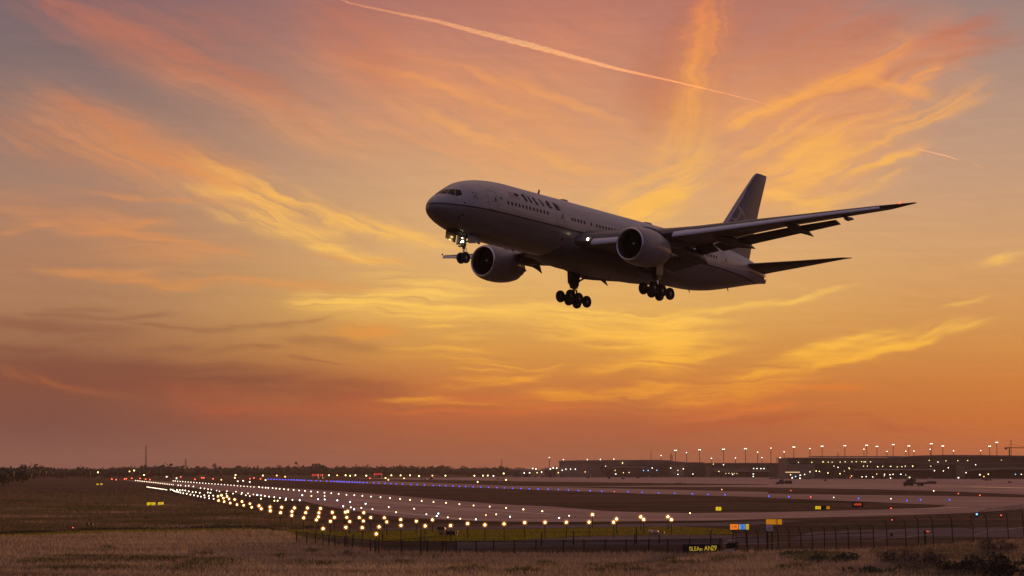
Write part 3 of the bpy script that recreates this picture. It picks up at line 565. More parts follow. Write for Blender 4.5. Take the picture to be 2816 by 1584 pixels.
for k in range(9):                                          # dull gold bands between the meridians
    a = 18 + 9.5*k; pts = [p for p in [(51.2+r*math.cos(math.radians(a)), 3.0+r*1.02*math.sin(math.radians(a))) for r in np.linspace(1.5, 6.2, 14)] if interp(p[1], finT, 1)+.5 < p[0] < interp(p[1], finT, 2)-.2]
    if len(pts) > 2: mb.add([v - Vector((0, .008, 0)) for v in finline(pts, .26, AMB)[0]], finline(pts, .26, AMB)[1])
mb.build('emblem_bands', AMB, fin)
for sg in (1, -1):
    hs = []
    for y, a, b, z, t in ((.6, 52.6, 60.2, .74, .75), (1.5, 53.5, 60.4, .88, .62), (6, 58.0, 61.7, 1.52, .38), (10.0, 61.9, 62.95, 2.14, .18), (10.75, 63.0, 63.45, 2.26, .05)):
        up = [(1, 0), (.65, .35), (.35, .5), (.12, .38), (0, 0)]
        hs.append([Q(a+(b-a)*x, sg*y, z+q*t) for x, q in up] + [Q(a+(b-a)*x, sg*y, z-q*t) for x, q in up[-2:0:-1]])
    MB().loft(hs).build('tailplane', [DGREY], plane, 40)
    MB().loft([[Q(s, sg*(ysurf(s, z)+.02), z) for s, z in ((53.2, .2), (55.0, -.45), (58.2, -.30), (60.2, -.02), (60.2, .42), (58.5, .2), (55.5, .25))], [Q(s, sg*(ysurf(s, z)+.026), z) for s, z in ((53.2, .2), (55.0, -.45), (58.2, -.30), (60.2, -.02), (60.2, .42), (58.5, .2), (55.5, .25))]]).build('tail_cone_panel', mat('bare_panel_metal', (.36, .28, .23), .6), plane)

# ---- landing gear
def wheel(c, r, w, parent):
    pr = [(-w*.30, r*.30), (-w*.34, r*.52), (-w*.46, r*.60), (-w*.5, r*.78), (-w*.42, r*.93), (-w*.2, r), (w*.2, r), (w*.42, r*.93), (w*.5, r*.78), (w*.46, r*.60), (w*.34, r*.52), (w*.30, r*.30)]
    mb = MB(); mb.lathe(pr, c, 'y', 28); k = len(mb.f)
    mb.mi = 1; c = Vector(c)
    for sg in (-1, 1):
        mb.lathe([(sg*w*.30, r*.46), (sg*w*.22, r*.40), (sg*w*.22, r*.20), (sg*w*.36, r*.16), (sg*w*.36, .01)], c, 'y', 20)
    return mb.build('wheel', [TYRE, HUB], parent, 35)
def plate(name, pts, m, parent, th=.05):
    pts = [Vector(p) for p in pts]; n = (pts[1]-pts[0]).cross(pts[2]-pts[0]).normalized()*th/2
    return MB().loft([[p-n for p in pts], [p+n for p in pts]]).build(name, m, parent)
mb = MB(); mb.tube([Q(6.15, 0, -2.7), Q(6.0, 0, -3.9), Q(5.98, 0, -4.25)], [.17, .17, .15], 14); mb.mi = 1; mb.tube([Q(5.98, 0, -4.2), Q(5.95, 0, -5.1)], .095, 12); mb.mi = 0
mb.tube([Q(5.95, -.42, -5.13), Q(5.95, .42, -5.13)], .09, 10); mb.tube([Q(6.15, .12, -4.1), Q(6.45, .1, -4.6), Q(6.1, .08, -5.0)], .05, 6); mb.tube([Q(6.15, -.12, -4.1), Q(6.45, -.1, -4.6), Q(6.1, -.08, -5.0)], .05, 6)
mb.tube([Q(5.7, -.34, -4.0), Q(5.7, .34, -4.0)], .09, 8); mb.tube([Q(5.45, -.2, -4.02), Q(6.2, -.1, -3.95)], .08, 8); mb.tube([Q(6.1, 0, -3.6), Q(7.6, 0, -2.9)], .08, 8); mb.box((-6.1, -.22, -4.0), (-5.75, .22, -3.72))
ng = mb.build('nose_gear', [STEEL, CHROME], plane, 40)
for y in (-.30, .30): wheel(Q(5.95, y, -5.13), .56, .36, ng)
plate('gear_door', [Q(4.0, -.62, -2.62), Q(5.6, -.66, -2.8), Q(5.6, -.80, -3.62), Q(4.1, -.76, -3.36)], mat('polished_door', (.55, .42, .26), .18, .85), ng)
plate('gear_door', [Q(5.75, .62, -2.76), Q(6.85, .66, -2.86), Q(6.85, .82, -3.62), Q(5.75, .78, -3.78)], COWL, ng)
plate('gear_door', [Q(6.92, .64, -2.86), Q(7.6, .66, -2.92), Q(7.5, .80, -3.62), Q(7.2, .80, -3.66), Q(6.92, .80, -3.5)], COWL, ng)
plate('gear_door', [Q(5.75, -.62, -2.76), Q(6.85, -.66, -2.86), Q(6.85, -.82, -3.62), Q(5.75, -.78, -3.78)], COWL, ng)
plate('wheel_well', [Q(4.0, -.58, -2.70), Q(6.9, -.6, -3.02), Q(6.9, .6, -3.02), Q(4.0, .58, -2.70)], INLET, ng, .03)
for p, r in ((Q(5.72, .0, -3.20), .07), (Q(5.66, .10, -3.55), .11), (Q(5.66, -.12, -3.62), .06)): MB().ball(p, r, 2).build('taxi_light', WHL, ng)
for sg in (1, -1):
    y = sg*5.5; z = -5.52; s = 31.05; mb = MB()
    mb.tube([Q(s+.2, y-sg*.2, -1.4), Q(s, y, -3.6), Q(s, y, -4.1)], [.28, .26, .24], 16); mb.mi = 1; mb.tube([Q(s, y, -4.0), Q(s, y, -5.3)], .17, 14); mb.mi = 0
    mb.tube([Q(s-1.5, y, z+.16), Q(s+1.5, y, z-.16)], .17, 10)
    for k in (-1.47, 0, 1.47): mb.tube([Q(s+k, y-.75, z-.105*k), Q(s+k, y+.75, z-.105*k)], .10, 10)
    mb.tube([Q(s, y, -3.7), Q(s-2.4, y-sg*1.0, -2.2)], .10, 8); mb.tube([Q(s, y, -3.9), Q(s+.3, y-sg*2.6, -2.7)], .11, 8); mb.tube([Q(s+.25, y, -4.0), Q(s+.6, y, -4.6), Q(s+.2, y, -5.2)], .07, 8); mb.tube([Q(s-.2, y+.2, -4.1), Q(s-.7, y+.15, -5.2)], .05, 6)
    mb.box((-s-.34, y-.30, -4.35), (-s+.30, y+.30, -3.95)); mb.tube([Q(s+.9, y, z), Q(s+.2, y, -4.2)], .05, 6)
    mg = mb.build('main_gear', [STEEL, CHROME], plane, 40)
    for k in (-1.47, 0, 1.47):
        for yy in (-.68, .68): wheel(Q(s+k, y+yy, z-.105*k), .655, .46, mg)
    plate('gear_door', [Q(s-.75, y+sg*.42, -1.5), Q(s+.75, y+sg*.42, -1.5), Q(s+.55, y+sg*.36, -3.85), Q(s-.60, y+sg*.36, -3.85)], COWL, mg)
    MB().loft([[Q(s-.95, y-.28, -1.6), Q(s+1.0, y-.28, -1.6), Q(s+1.0, y+.28, -1.6), Q(s-.95, y+.28, -1.6)], [Q(s-.5, y-.24, -4.15), Q(s+.55, y-.24, -4.1), Q(s+.55, y+.24, -4.1), Q(s-.5, y+.24, -4.15)]]).build('strut_fairing', mat('gear_bay_dark', (.03, .027, .026), .6), mg)
    if sg > 0: plate('gear_door', [Q(s-.3, y-sg*2.2, -3.35), Q(s+3.0, y-sg*2.2, -3.3), Q(s+2.6, y-sg*1.9, -4.1), Q(s+.2, y-sg*1.9, -4.15)], COWL, mg)

# ================================================================== THE AIRFIELD
def surf_mat(name, c1, c2, scale, stretch, rough=.85, c3=None, bump=.0, fine=6.0, spec=.3):
    m = bpy.data.materials.new(name); m.use_nodes = True; t = m.node_tree; b = t.nodes['Principled BSDF']
    c = t.nodes.new('ShaderNodeTexCoord'); mp = t.nodes.new('ShaderNodeMapping'); mp.inputs[3].default_value = stretch; t.links.new(c.outputs['Object'], mp.inputs[0])
    def nz(sc, det, ro, off):
        q = t.nodes.new('ShaderNodeMapping'); q.inputs[1].default_value = off; t.links.new(mp.outputs[0], q.inputs[0])
        n = t.nodes.new('ShaderNodeTexNoise'); n.inputs['Scale'].default_value = sc; n.inputs['Detail'].default_value = det; n.inputs['Roughness'].default_value = ro; t.links.new(q.outputs[0], n.inputs['Vector']); return n.outputs['Fac']
    def mixc(f, a, b_):
        x = t.nodes.new('ShaderNodeMix'); x.data_type = 'RGBA'; t.links.new(f, x.inputs[0])
        for i, v in ((6, a), (7, b_)):
            if isinstance(v, tuple): x.inputs[i].default_value = (*v, 1)
            else: t.links.new(v, x.inputs[i])
        return x.outputs[2]
    def mrg(f, a, b_, c_=0, d=1):
        r = t.nodes.new('ShaderNodeMapRange'); r.interpolation_type = 'SMOOTHSTEP'; t.links.new(f, r.inputs[0])
        for i, v in enumerate((a, b_, c_, d)): r.inputs[i+1].default_value = v
        return r.outputs[0]
    col_ = mixc(mrg(nz(scale, 8, .62, (0, 0, 0)), .38, .62), c1, c2)
    if c3: col_ = mixc(mrg(nz(scale*.55, 6, .6, (31, 7, 0)), .52, .66, 0, .85), col_, c3)
    f = mrg(nz(scale*fine, 5, .7, (5, 5, 0)), .25, .75, .62, 1.38)
    v = t.nodes.new('ShaderNodeVectorMath'); v.operation = 'SCALE'; t.links.new(col_, v.inputs[0]); t.links.new(f, v.inputs['Scale'])
    t.links.new(v.outputs[0], b.inputs['Base Color']); b.inputs['Roughness'].default_value = rough; b.inputs['Specular IOR Level'].default_value = 0.0   # dusty, matt at grazing view
    if bump:
        u = t.nodes.new('ShaderNodeBump'); u.inputs['Strength'].default_value = bump; u.inputs['Distance'].default_value = .3; t.links.new(f, u.inputs['Height']); t.links.new(u.outputs[0], b.inputs['Normal'])
    return m
FIELD = surf_mat('field_grass', (.150, .096, .068), (.088, .062, .042), .10, (.16, .55, 1), .95, (.045, .046, .020), .3, 7, .03)
TAN = surf_mat('dry_field_soil', (.30, .20, .155), (.20, .14, .10), .22, (.25, .9, 1), .95, (.06, .06, .03), .3, 8, .1)
GREEN = surf_mat('mown_green_grass', (.15, .14, .028), (.105, .10, .024), .3, (.3, 1.2, 1), .95, None, .3, 8, .1)
CONC = surf_mat('runway_pavement', (.45, .305, .255), (.335, .23, .195), .05, (.10, .8, 1), .85, None, 0, 9, .05)
APRON = surf_mat('apron_concrete', (.47, .325, .275), (.365, .25, .21), .02, (.10, .6, 1), .85, None, 0, 9, .05)
LANE = surf_mat('service_lane_asphalt', (.20, .155, .155), (.14, .11, .112), .10, (.2, 1.2, 1), .85, None, 0, 8, .05)
PAINTW = mat('worn_marking_paint', (.55, .48, .42), .7)

def sheet(name, pix, m, z):
    pts = [gp(*p) for p in pix]; b = bmesh.new(); f = b.faces.new([b.verts.new((p.x, p.y, z)) for p in pts]); bmesh.ops.triangulate(b, faces=[f])
    for q in b.faces:
        q.normal_update()
        if q.normal.z < 0: q.normal_flip()
    me = bpy.data.meshes.new(name); b.to_mesh(me); b.free(); me.materials.append(m); return struct(put(name, me))
gm = MB(); gm.poly([(-4000, -300, 0), (4000, -300, 0), (4500, 8600, 0), (-4500, 8600, 0)]); struct(gm.build('ground', FIELD))
sheet('apron', [z6(1000, 476), z7(0, 462), z7(2550, 455), z8(1300, 440), z8(2600, 440), z8(2600, 640), z8(1700, 602), z8(1000, 586), z8(0, 568), z7(2100, 563), z7(1000, 562), z7(0, 556), z6(1900, 528), z6(1300, 515), z6(1100, 505), z6(1700, 495)], APRON, .03)
sheet('grass_island', [z6(1700, 490), z6(2550, 503), z7(0, 505), z7(1000, 518), z7(2000, 531), z7(2550, 536), z7(2550, 541), z7(1500, 548), z7(800, 556), z7(0, 553), z6(1900, 524), z6(1300, 506)], FIELD, .05)
sheet('taxiway', [z6(100, 480), z6(600, 494), z6(1100, 506), z6(2550, 553), z7(1000, 575), z7(1300, 583), z7(2550, 613), z8(0, 628), z8(900, 642), z8(1700, 652), z8(2600, 668), z8(2600, 790), z8(1900, 760), z8(1780, 745), z8(1000, 712), z8(0, 672), z7(2550, 667), z7(1300, 630), z6(2550, 582), z6(1500, 546), z6(600, 510), z6(100, 488)], CONC, .04)
sheet('grass_verge', [z7(2550, 567), z8(0, 571), z8(1000, 590), z8(1700, 606), z8(2550, 640), z8(2550, 655), z8(1700, 650), z8(900, 640), z8(0, 628), z7(2550, 612), z7(1300, 583), z7(700, 572)], FIELD, .055)
sheet('runway', [z5(1180, 492), z5(1500, 500), z6(0, 553), z6(640, 592), z6(1200, 632), z6(1700, 675), z6(2200, 718), z6(2550, 742), z7(400, 758), z7(900, 800), z7(1250, 815), z7(1780, 824), z7(2550, 815), z8(700, 798), z8(1300, 785), z8(1700, 765), z8(1780, 746), z8(1900, 758), z8(2600, 780),
    z8(2550, 785), z8(2000, 822), z8(1500, 838), z8(700, 862), z7(2550, 880), z7(2050, 896), z7(900, 908), z7(500, 912), z7(0, 908), z6(2250, 903), z6(1480, 868), z6(1180, 830), z6(750, 765), z6(450, 700), z6(0, 655), z5(2200, 600), z5(1800, 560), z5(1420, 520)], CONC, .02)
sheet('perimeter_road', [z6(880, 986), z6(1250, 972), z6(1800, 965), z6(2550, 955), z7(0, 945), z7(900, 938), z7(1700, 925), z7(2550, 906), z8(100, 890), z8(380, 905), z8(0, 925), z7(2300, 950), z7(1700, 956), z7(900, 962), z7(0, 980), z6(2550, 986), z6(1800, 982), z6(1250, 993), z6(880, 1004)], LANE, .016)
sheet('green_verge', [z5(-60, 1012), z5(1000, 990), z5(1800, 976), z5(2550, 962), z6(250, 985), z6(900, 1008), z6(1250, 1000), z6(1800, 986), z6(2550, 988), z7(0, 982), z7(900, 964), z7(1700, 957), z7(2150, 985), z7(2200, 1040), z7(1500, 1030), z7(700, 1055), z7(300, 1078), z6(2550, 1102), z6(1250, 1108), z6(700, 1075), z6(250, 1050), z5(2100, 1030), z5(1100, 1045), z5(-60, 1078)], GREEN, .012)
sheet('service_lane', [z6(2000, 1106), z7(0, 1086), z7(300, 1080), z7(700, 1057), z7(1500, 1032), z7(2100, 1045), z8(0, 1060), z8(0, 1135), z7(2000, 1130), z7(1700, 1140), z7(700, 1150), z7(0, 1172), z6(2000, 1180)], LANE, .008)
sheet('access_road', [z8(420, 1012), z8(800, 996), z8(1500, 972), z8(2600, 962), z8(2600, 1062), z8(1500, 1060), z8(1250, 1070), z8(500, 1088), z8(200, 1092)], LANE, .010)
TANPX = [(-60, 1600), z5(-60, 1064), z5(400, 1058), z5(1100, 1030), z5(2100, 1010), z6(0, 1000), z6(250, 1012), z6(420, 1066), z6(900, 1165), z6(1250, 1222), z7(0, 1240), z7(1700, 1238), z7(2550, 1218), z8(700, 1208), z8(1300, 1195), z8(1900, 1150), z8(2600, 1100), (2880, 1600)]
sheet('dry_field', TANPX, TAN, .02)
# worn edge and centre lines on the pavement
def line_on(name, pix, w, z, m=PAINTW):
    P = [gp(*p) for p in pix]; vs = []
    for i, p in enumerate(P):
        d = (P[min(i+1, len(P)-1)]-P[max(i-1, 0)]).normalized(); n_ = Vector((-d.y, d.x, 0))*w/2; vs += [(p.x+n_.x, p.y+n_.y, z), (p.x-n_.x, p.y-n_.y, z)]
    mb = MB(); mb.add(vs, [(2*i, 2*i+1, 2*i+3, 2*i+2) for i in range(len(P)-1)]); return struct(mb.build(name, m))
line_on('runway_marking', [z6(930, 690), z6(1200, 715), z6(1700, 750), z6(2550, 808), z7(400, 838)], .9, .035)
line_on('runway_marking', [z6(950, 768), z6(1200, 795), z6(1700, 848), z6(2200, 898)], .9, .035)
line_on('runway_marking', [z7(0, 815), z7(900, 850), z7(1800, 862), z7(2550, 850), z8(700, 832), z8(1460, 824)], .35, .035)
line_on('runway_marking', [z7(1400, 893), z7(2550, 862), z8(700, 846), z8(1700, 812)], .35, .035)
line_on('runway_marking', [z8(1200, 785), z8(1600, 778), z8(2000, 765)], 1.2, .046)
line_on('apron_seam', [z7(1500, 540), z8(0, 538), z8(900, 552), z8(2000, 560), z8(2600, 575)], 9, .045, mat('seam_asphalt', (.09, .07, .065), .8))

# grass blades: one mesh per kind of ground cover
def inside(px, py, poly):
    r = False; j = len(poly)-1
    for i in range(len(poly)):
        (xi, yi), (xj, yj) = poly[i], poly[j]
        if (yi > py) != (yj > py) and px < (xj-xi)*(py-yi)/(yj-yi)+xi: r = not r
        j = i
    return r
def blade_mat(name, stops, rough=.8):
    m = bpy.data.materials.new(name); m.use_nodes = True; t = m.node_tree; b = t.nodes['Principled BSDF']
    g = t.nodes.new('ShaderNodeNewGeometry'); r = t.nodes.new('ShaderNodeValToRGB'); e = r.color_ramp.elements
    while len(e) < len(stops): e.new(.5)
    for q, (p, c) in zip(e, stops): q.position = p; q.color = (*c, 1)
    c = t.nodes.new('ShaderNodeTexCoord'); mp = t.nodes.new('ShaderNodeMapping'); mp.inputs[3].default_value = (.05, .22, 0); t.links.new(c.outputs['Object'], mp.inputs[0])
    n = t.nodes.new('ShaderNodeTexNoise'); n.inputs['Scale'].default_value = 1; n.inputs['Detail'].default_value = 5; t.links.new(mp.outputs[0], n.inputs['Vector'])
    a = t.nodes.new('ShaderNodeMath'); a.operation = 'MULTIPLY_ADD'; a.inputs[1].default_value = .32; t.links.new(g.outputs['Random Per Island'], a.inputs[0])
    s_ = t.nodes.new('ShaderNodeMapRange'); s_.inputs[1].default_value = .3; s_.inputs[2].default_value = .7; s_.inputs[3].default_value = .05; s_.inputs[4].default_value = .66
    t.links.new(n.outputs['Fac'], s_.inputs[0]); t.links.new(s_.outputs[0], a.inputs[2]); t.links.new(a.outputs[0], r.inputs[0])
    t.links.new(r.outputs[0], b.inputs['Base Color']); b.inputs['Roughness'].default_value = rough; b.inputs['Specular IOR Level'].default_value = .15
    tr = t.nodes.new('ShaderNodeBsdfTranslucent'); mx = t.nodes.new('ShaderNodeMixShader'); mx.inputs[0].default_value = .5     # thin leaves let light through
    t.links.new(r.outputs[0], tr.inputs[0]); t.links.new(b.outputs[0], mx.inputs[1]); t.links.new(tr.outputs[0], mx.inputs[2]); t.links.new(mx.outputs[0], t.nodes['Material Output'].inputs[0])
    return m
def blades(name, n, poly, h, w, m, keep=None, per=3):
    P = []
    if len(poly) == 4 and not hasattr(poly[0], '__len__'):          # (x, y, half width, half height): a ragged patch that thins out
        cx_, cy, w_, h_ = poly; sub = [(rng.normal(0, .55)*w_, rng.normal(0, .5)*h_, rng.uniform(.12, .4)) for _ in range(9)]
        while len(P) < n:
            a, b, q = sub[int(rng.integers(0, 9))]; g = gp(cx_ + a + rng.normal(0, w_*q), max(cy + b*1.2 + rng.normal(0, h_*q*1.3), 1330)); P.append((g.x, g.y))
    else:
        xs = [p[0] for p in poly]; ys = [p[1] for p in poly]
    while len(P) < n:
        px, py = rng.uniform(max(min(xs), -80), min(max(xs), 2900)), rng.uniform(min(ys), min(max(ys), 1610))
        if inside(px, py, poly):
            g = gp(px, py)
            if keep is None or keep(g): P.append((g.x, g.y))
    P = np.repeat(np.array(P), per, 0); k = len(P); P += rng.normal(0, .12, (k, 2)); a = rng.uniform(0, 2*PI, k); hh = rng.uniform(h[0], h[1], k)*rng.uniform(.6, 1, k); ww = rng.uniform(w[0], w[1], k)
    lean = rng.normal(0, .35, (k, 2))*hh[:, None]; V = np.zeros((k, 3, 3), np.float32)
    dx, dy = np.cos(a)*ww/2, np.sin(a)*ww/2
    V[:, 0] = np.stack([P[:, 0]-dx, P[:, 1]-dy, 0*a], 1); V[:, 1] = np.stack([P[:, 0]+dx, P[:, 1]+dy, 0*a], 1); V[:, 2] = np.stack([P[:, 0]+lean[:, 0], P[:, 1]+lean[:, 1], hh], 1)
    me = bpy.data.meshes.new(name); me.vertices.add(3*k); me.vertices.foreach_set('co', V.ravel()); me.loops.add(3*k); me.loops.foreach_set('vertex_index', np.arange(3*k, dtype=np.int32))
    me.polygons.add(k); me.polygons.foreach_set('loop_start', np.arange(0, 3*k, 3, dtype=np.int32)); me.update(); me.validate(); me.materials.append(m)
    return put(name, me)
DRYB = blade_mat('dry_grass_blade', [(0, (.07, .07, .04)), (.22, (.17, .13, .10)), (.5, (.35, .275, .22)), (1, (.52, .42, .34))])
OLIB = blade_mat('rough_grass_blade', [(0, (.035, .045, .02)), (.3, (.085, .075, .045)), (.65, (.18, .14, .10)), (1, (.26, .20, .155))])
GRNB = blade_mat('green_grass_blade', [(0, (.10, .105, .018)), (.5, (.19, .175, .03)), (1, (.27, .23, .045))])
tag(blades('dry_grass', 52000, TANPX, (.25, .55), (.05, .11), DRYB), 'dry tan grass covering the near field', 'grass', kind='stuff')
tag(blades('rough_grass', 36000, [(-60, 1472), z5(-60, 560), z5(1300, 560), z5(2400, 800), z6(300, 870), z6(700, 960), z6(250, 1000), z5(2550, 965), z5(1000, 990)], (.22, .5), (.10, .2), OLIB, keep=lambda g: rng.random() < min(max((820 - g.y)/560, .04), 1)), 'dark rough grass beyond the dry field', 'grass', kind='stuff')
tag(blades('mown_grass', 15000, [z5(-60, 1015), z5(1000, 992), z5(2550, 966), z6(900, 1010), z6(1800, 988), z6(2550, 990), z7(900, 966), z7(1700, 960), z7(2150, 987), z7(2200, 1038), z7(700, 1052), z6(2550, 1098), z6(1250, 1105), z6(250, 1048), z5(1100, 1043), z5(-60, 1075)], (.08, .18), (.06, .12), GRNB, per=3), 'short green grass lit by the approach lights', 'grass', kind='stuff')

TUFT = blade_mat('dark_green_tussock_blade', [(0, (.03, .045, .016)), (.5, (.075, .085, .035)), (1, (.16, .14, .075))])
for k_, (x, y, w, h, n_) in enumerate([(100, 1551, 85, 4.5, 900), (250, 1537, 110, 3.5, 900), (420, 1541, 90, 4, 900), (600, 1549, 75, 6, 1000), (235, 1562, 90, 5, 900), (330, 1567, 60, 3, 500), (520, 1566, 80, 6, 1000), (565, 1528, 22, 3, 250), (300, 1511, 14, 2.5, 160), (775, 1535, 12, 3, 160), (955, 1527, 14, 2.5, 160), (860, 1519, 14, 2, 130), (900, 1556, 60, 4, 600), (1110, 1553, 16, 3, 200), (1500, 1556, 22, 3, 260), (1680, 1568, 70, 5, 700), (1850, 1552, 45, 5, 600), (1440, 1575, 40, 4, 400), (2000, 1543, 50, 4, 500), (2190, 1565, 60, 5, 600), (1290, 1570, 50, 4, 450)]):
    tag(blades('green_tussocks', n_, (x, y, w, h*1.3), (.22, .5), (.06, .13), TUFT), 'patch of dark green tussocks in the dry foreground grass', 'grass', 'green tussock patches', 'stuff')
for k_, (x, y, w, h, n_) in enumerate([(200, 1397, 180, 3, 500), (280, 1404, 150, 4, 600), (80, 1381, 90, 2, 250), (420, 1440, 260, 2.5, 700), (620, 1446, 120, 2.5, 500), (120, 1455, 140, 3, 500), (560, 1418, 120, 2.5, 500), (350, 1425, 120, 2, 350)]):
    tag(blades('green_tussocks', n_, (x, y, w, h*1.3), (.28, .6), (.10, .22), TUFT), 'streak of dark green tussocks in the rough left field', 'grass', 'green tussock streaks', 'stuff')
for (x, y, w, h, n_) in [(90, 1425, 150, 2.5, 500), (330, 1412, 160, 2, 500), (520, 1450, 160, 2.5, 600), (160, 1440, 120, 2, 400), (380, 1392, 170, 2, 450), (640, 1430, 90, 2, 400), (60, 1402, 100, 2, 300)]:
    tag(blades('pale_tussocks', n_, (x, y, w, h*1.3), (.25, .5), (.08, .18), DRYB), 'streak of pale dry grass in the rough left field', 'grass', 'pale grass streaks', 'stuff')
tag(blades('slope_grass', 11000, [z8(1000, 1215), z8(1500, 1180), z8(2000, 1130), z8(2650, 1090), (2880, 1600), z8(1500, 1470), z8(1150, 1330)], (.25, .6), (.05, .11), OLIB), 'dark olive rough grass on the right foreground slope', 'grass', kind='stuff')
tag(blades('slope_grass', 2500, [z8(80, 1235), z8(500, 1222), z8(760, 1240), z8(800, 1330), z8(450, 1340), z8(200, 1290)], (.25, .55), (.05, .11), TUFT), 'dark green grass below the left end of the barbed fence', 'grass', kind='stuff')
RUB = mat('rubber_streak', (.15, .115, .11), .6, var=.25, vscale=.05)
for pix in ([z6(0, 600), z6(640, 660), z6(1200, 730), z6(2000, 830)], [z6(100, 625), z6(700, 690), z6(1300, 770), z6(1900, 850)], [z6(300, 590), z6(900, 650), z6(1700, 720), z6(2550, 790)], [z7(0, 880), z7(900, 880), z7(1700, 875)], [z7(300, 840), z7(1200, 868), z7(2300, 855)], [z8(0, 840), z8(800, 825), z8(1500, 812)]):
    line_on('rubber_streak', pix, .55, .028, RUB)
YLN = mat('worn_yellow_line', (.42, .28, .10), .7)
line_on('taxiway_marking', [z6(600, 502), z6(1500, 533), z6(2550, 567), z7(1300, 606), z7(2550, 640), z8(900, 676), z8(1700, 700), z8(2600, 720)], .5, .058, YLN); line_on('runway_marking', [z6(0, 600), z6(900, 668), z6(1700, 748), z6(2550, 842), z7(500, 868)], .6, .036, mat('pale_centre_paint', (.42, .34, .30), .7))
# ------------------------------------------------------------------ lights on posts
UNIT_POLE = MB().lathe([(0, .9), (.02, 1), (.95, .8), (1, .8)], (0, 0, 0), 'z', 8).mesh('light_post_mesh', mat('dark_post', (.035, .032, .03), .6))
LAMPS = {}
gmat = bpy.data.materials.new('lamp_halo_glow'); gmat.use_nodes = True; gt = gmat.node_tree; gt.nodes.clear()  # weak glowing shell added round each amber lamp to imitate a bloom halo
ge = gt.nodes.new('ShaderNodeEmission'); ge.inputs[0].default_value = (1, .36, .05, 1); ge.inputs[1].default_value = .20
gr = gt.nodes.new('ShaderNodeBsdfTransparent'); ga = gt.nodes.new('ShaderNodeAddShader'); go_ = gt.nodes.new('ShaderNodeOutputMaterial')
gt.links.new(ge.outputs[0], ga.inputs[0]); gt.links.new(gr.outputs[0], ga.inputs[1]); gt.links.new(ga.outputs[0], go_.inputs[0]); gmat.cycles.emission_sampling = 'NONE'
HALO = MB().ball((0, 0, 0), 1, 3).mesh('lamp_halo_mesh', gmat, 180)
def lampmesh(key, c, s, sample=False):
    if key not in LAMPS: LAMPS[key] = MB().ball((0, 0, 0), 1, 2).mesh('lamp_' + key, lamp_mat('glow_' + key, c, s, sample), 180)
    return LAMPS[key]
lampmesh('amber', (1, .58, .20), 20, True); lampmesh('white', (1, .84, .60), 4.5); lampmesh('cool', (.66, .86, 1), 9); lampmesh('blue', (.025, .075, 1), 4); lampmesh('red', (1, .10, .05), 4)
lampmesh('yellow', (1, .80, .30), 6); lampmesh('orange', (1, .45, .15), 5); lampmesh('flood', (1, .97, .80), 4.5); lampmesh('cyan', (.15, .5, 1), 4)
def light(name, pix, h, key, label, group, rpx=4.0, cat='light', pole=None, rmax=.6):
    p = gp(*pix, h); d = p.y; r = min(max(rpx*(.47 if key == 'amber' else .44)*d/F, .05), rmax); t = thing(name, label, cat, (p.x, p.y, 0), group)
    a = put('post', UNIT_POLE, t); pr = pole or max(.05, r*.22); a.scale = (pr, pr, h - r*.6)
    b = put('lamp', LAMPS[key], t, (0, 0, h)); b.scale = (r, r, r*1.1)
    if key == 'amber': g = put('halo_shell', HALO, t, (0, 0, h)); g.scale = (r*2.9,)*3  # added bloom halo, no real part of the lamp
    return t
NEAR6 = [(895,964),(1058,968),(1226,960),(1198,1030),(668,977),(1444,946),(1685,950),(1939,947),(2280,940),(2471,930),(2108,927)]
NEAR7 = [(127,917),(329,914),(541,914),(768,912),(1012,913),(1041,881),(1312,886),(1587,888),(1283,860),(1553,859),(801,838)]
L1 = 'tall amber approach light on a post in the row nearest the front fence'
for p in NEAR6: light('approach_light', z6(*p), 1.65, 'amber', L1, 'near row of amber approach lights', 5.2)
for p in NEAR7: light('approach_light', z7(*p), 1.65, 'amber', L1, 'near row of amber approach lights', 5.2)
L2 = 'amber approach light on a post in the cluster between runway and dark grass'
for p in [(30,750),(52,780),(140,762),(142,800),(256,764),(244,818),(384,771),(358,806),(357,845),(513,771),(495,818),(475,870),(642,776),(627,820),(622,860),(601,890),(760,815),(781,866),(741,904),(890,813),(914,805),(905,864),(934,907),(1074,819),(1029,868),(1069,901),(1143,867),(1278,869),(1303,911),(1442,887),(1597,903),(1757,890)]:
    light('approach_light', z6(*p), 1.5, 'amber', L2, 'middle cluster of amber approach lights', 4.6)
L3 = 'warm approach light on a low post in the converging lines left of the runway'
for p in [(2507,765),(2489,729),(2427,745),(2410,707),(2360,738),(2337,687),(2293,722),(2281,681),(2262,657),(2233,708),(2225,674),(2206,645),(2177,697),(2172,654),(2128,680),(2123,648),(2083,675),(2080,650),(2038,667),(2035,645),(2096,620),(2069,617),(2002,658),(1969,652),(1932,645),(1897,638),(1860,629),(1826,624),(1797,618),(1775,612),(1755,607),(1735,602),(1990,620),(1950,614),(1918,614),(1880,606),(1846,597),(1818,594),(1790,594),(1763,592),(1720,592),(1700,588)]:
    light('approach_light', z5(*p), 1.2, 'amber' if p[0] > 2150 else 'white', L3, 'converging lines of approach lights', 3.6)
for k in range(17): light('approach_light', z5(1465 + 12.2*k, 562 + 1.75*k), .8, 'white', 'tiny white approach light in the dense far end of the line', 'far end of the approach light line', 2.3, rmax=.7)
L4 = 'white edge light along the far side of the runway'
for p in [(30,563),(64,567),(96,569),(122,571),(166,574),(200,577),(236,580),(279,584),(322,588),(375,592),(429,597),(488,601),(548,607),(614,613),(682,619),(750,624),(823,631),(901,640),(979,644),(1059,650),(1146,658),(1240,664),(1335,672),(1435,681),(1535,690),(1650,701),(1768,712),(1893,720),(2026,733),(2167,746),(2327,757),(2491,771)]:
    light('runway_edge_light', z6(*p), .35, 'white' if p[0] < 1400 else 'yellow', L4, 'runway edge lights on the far side', 3.4)
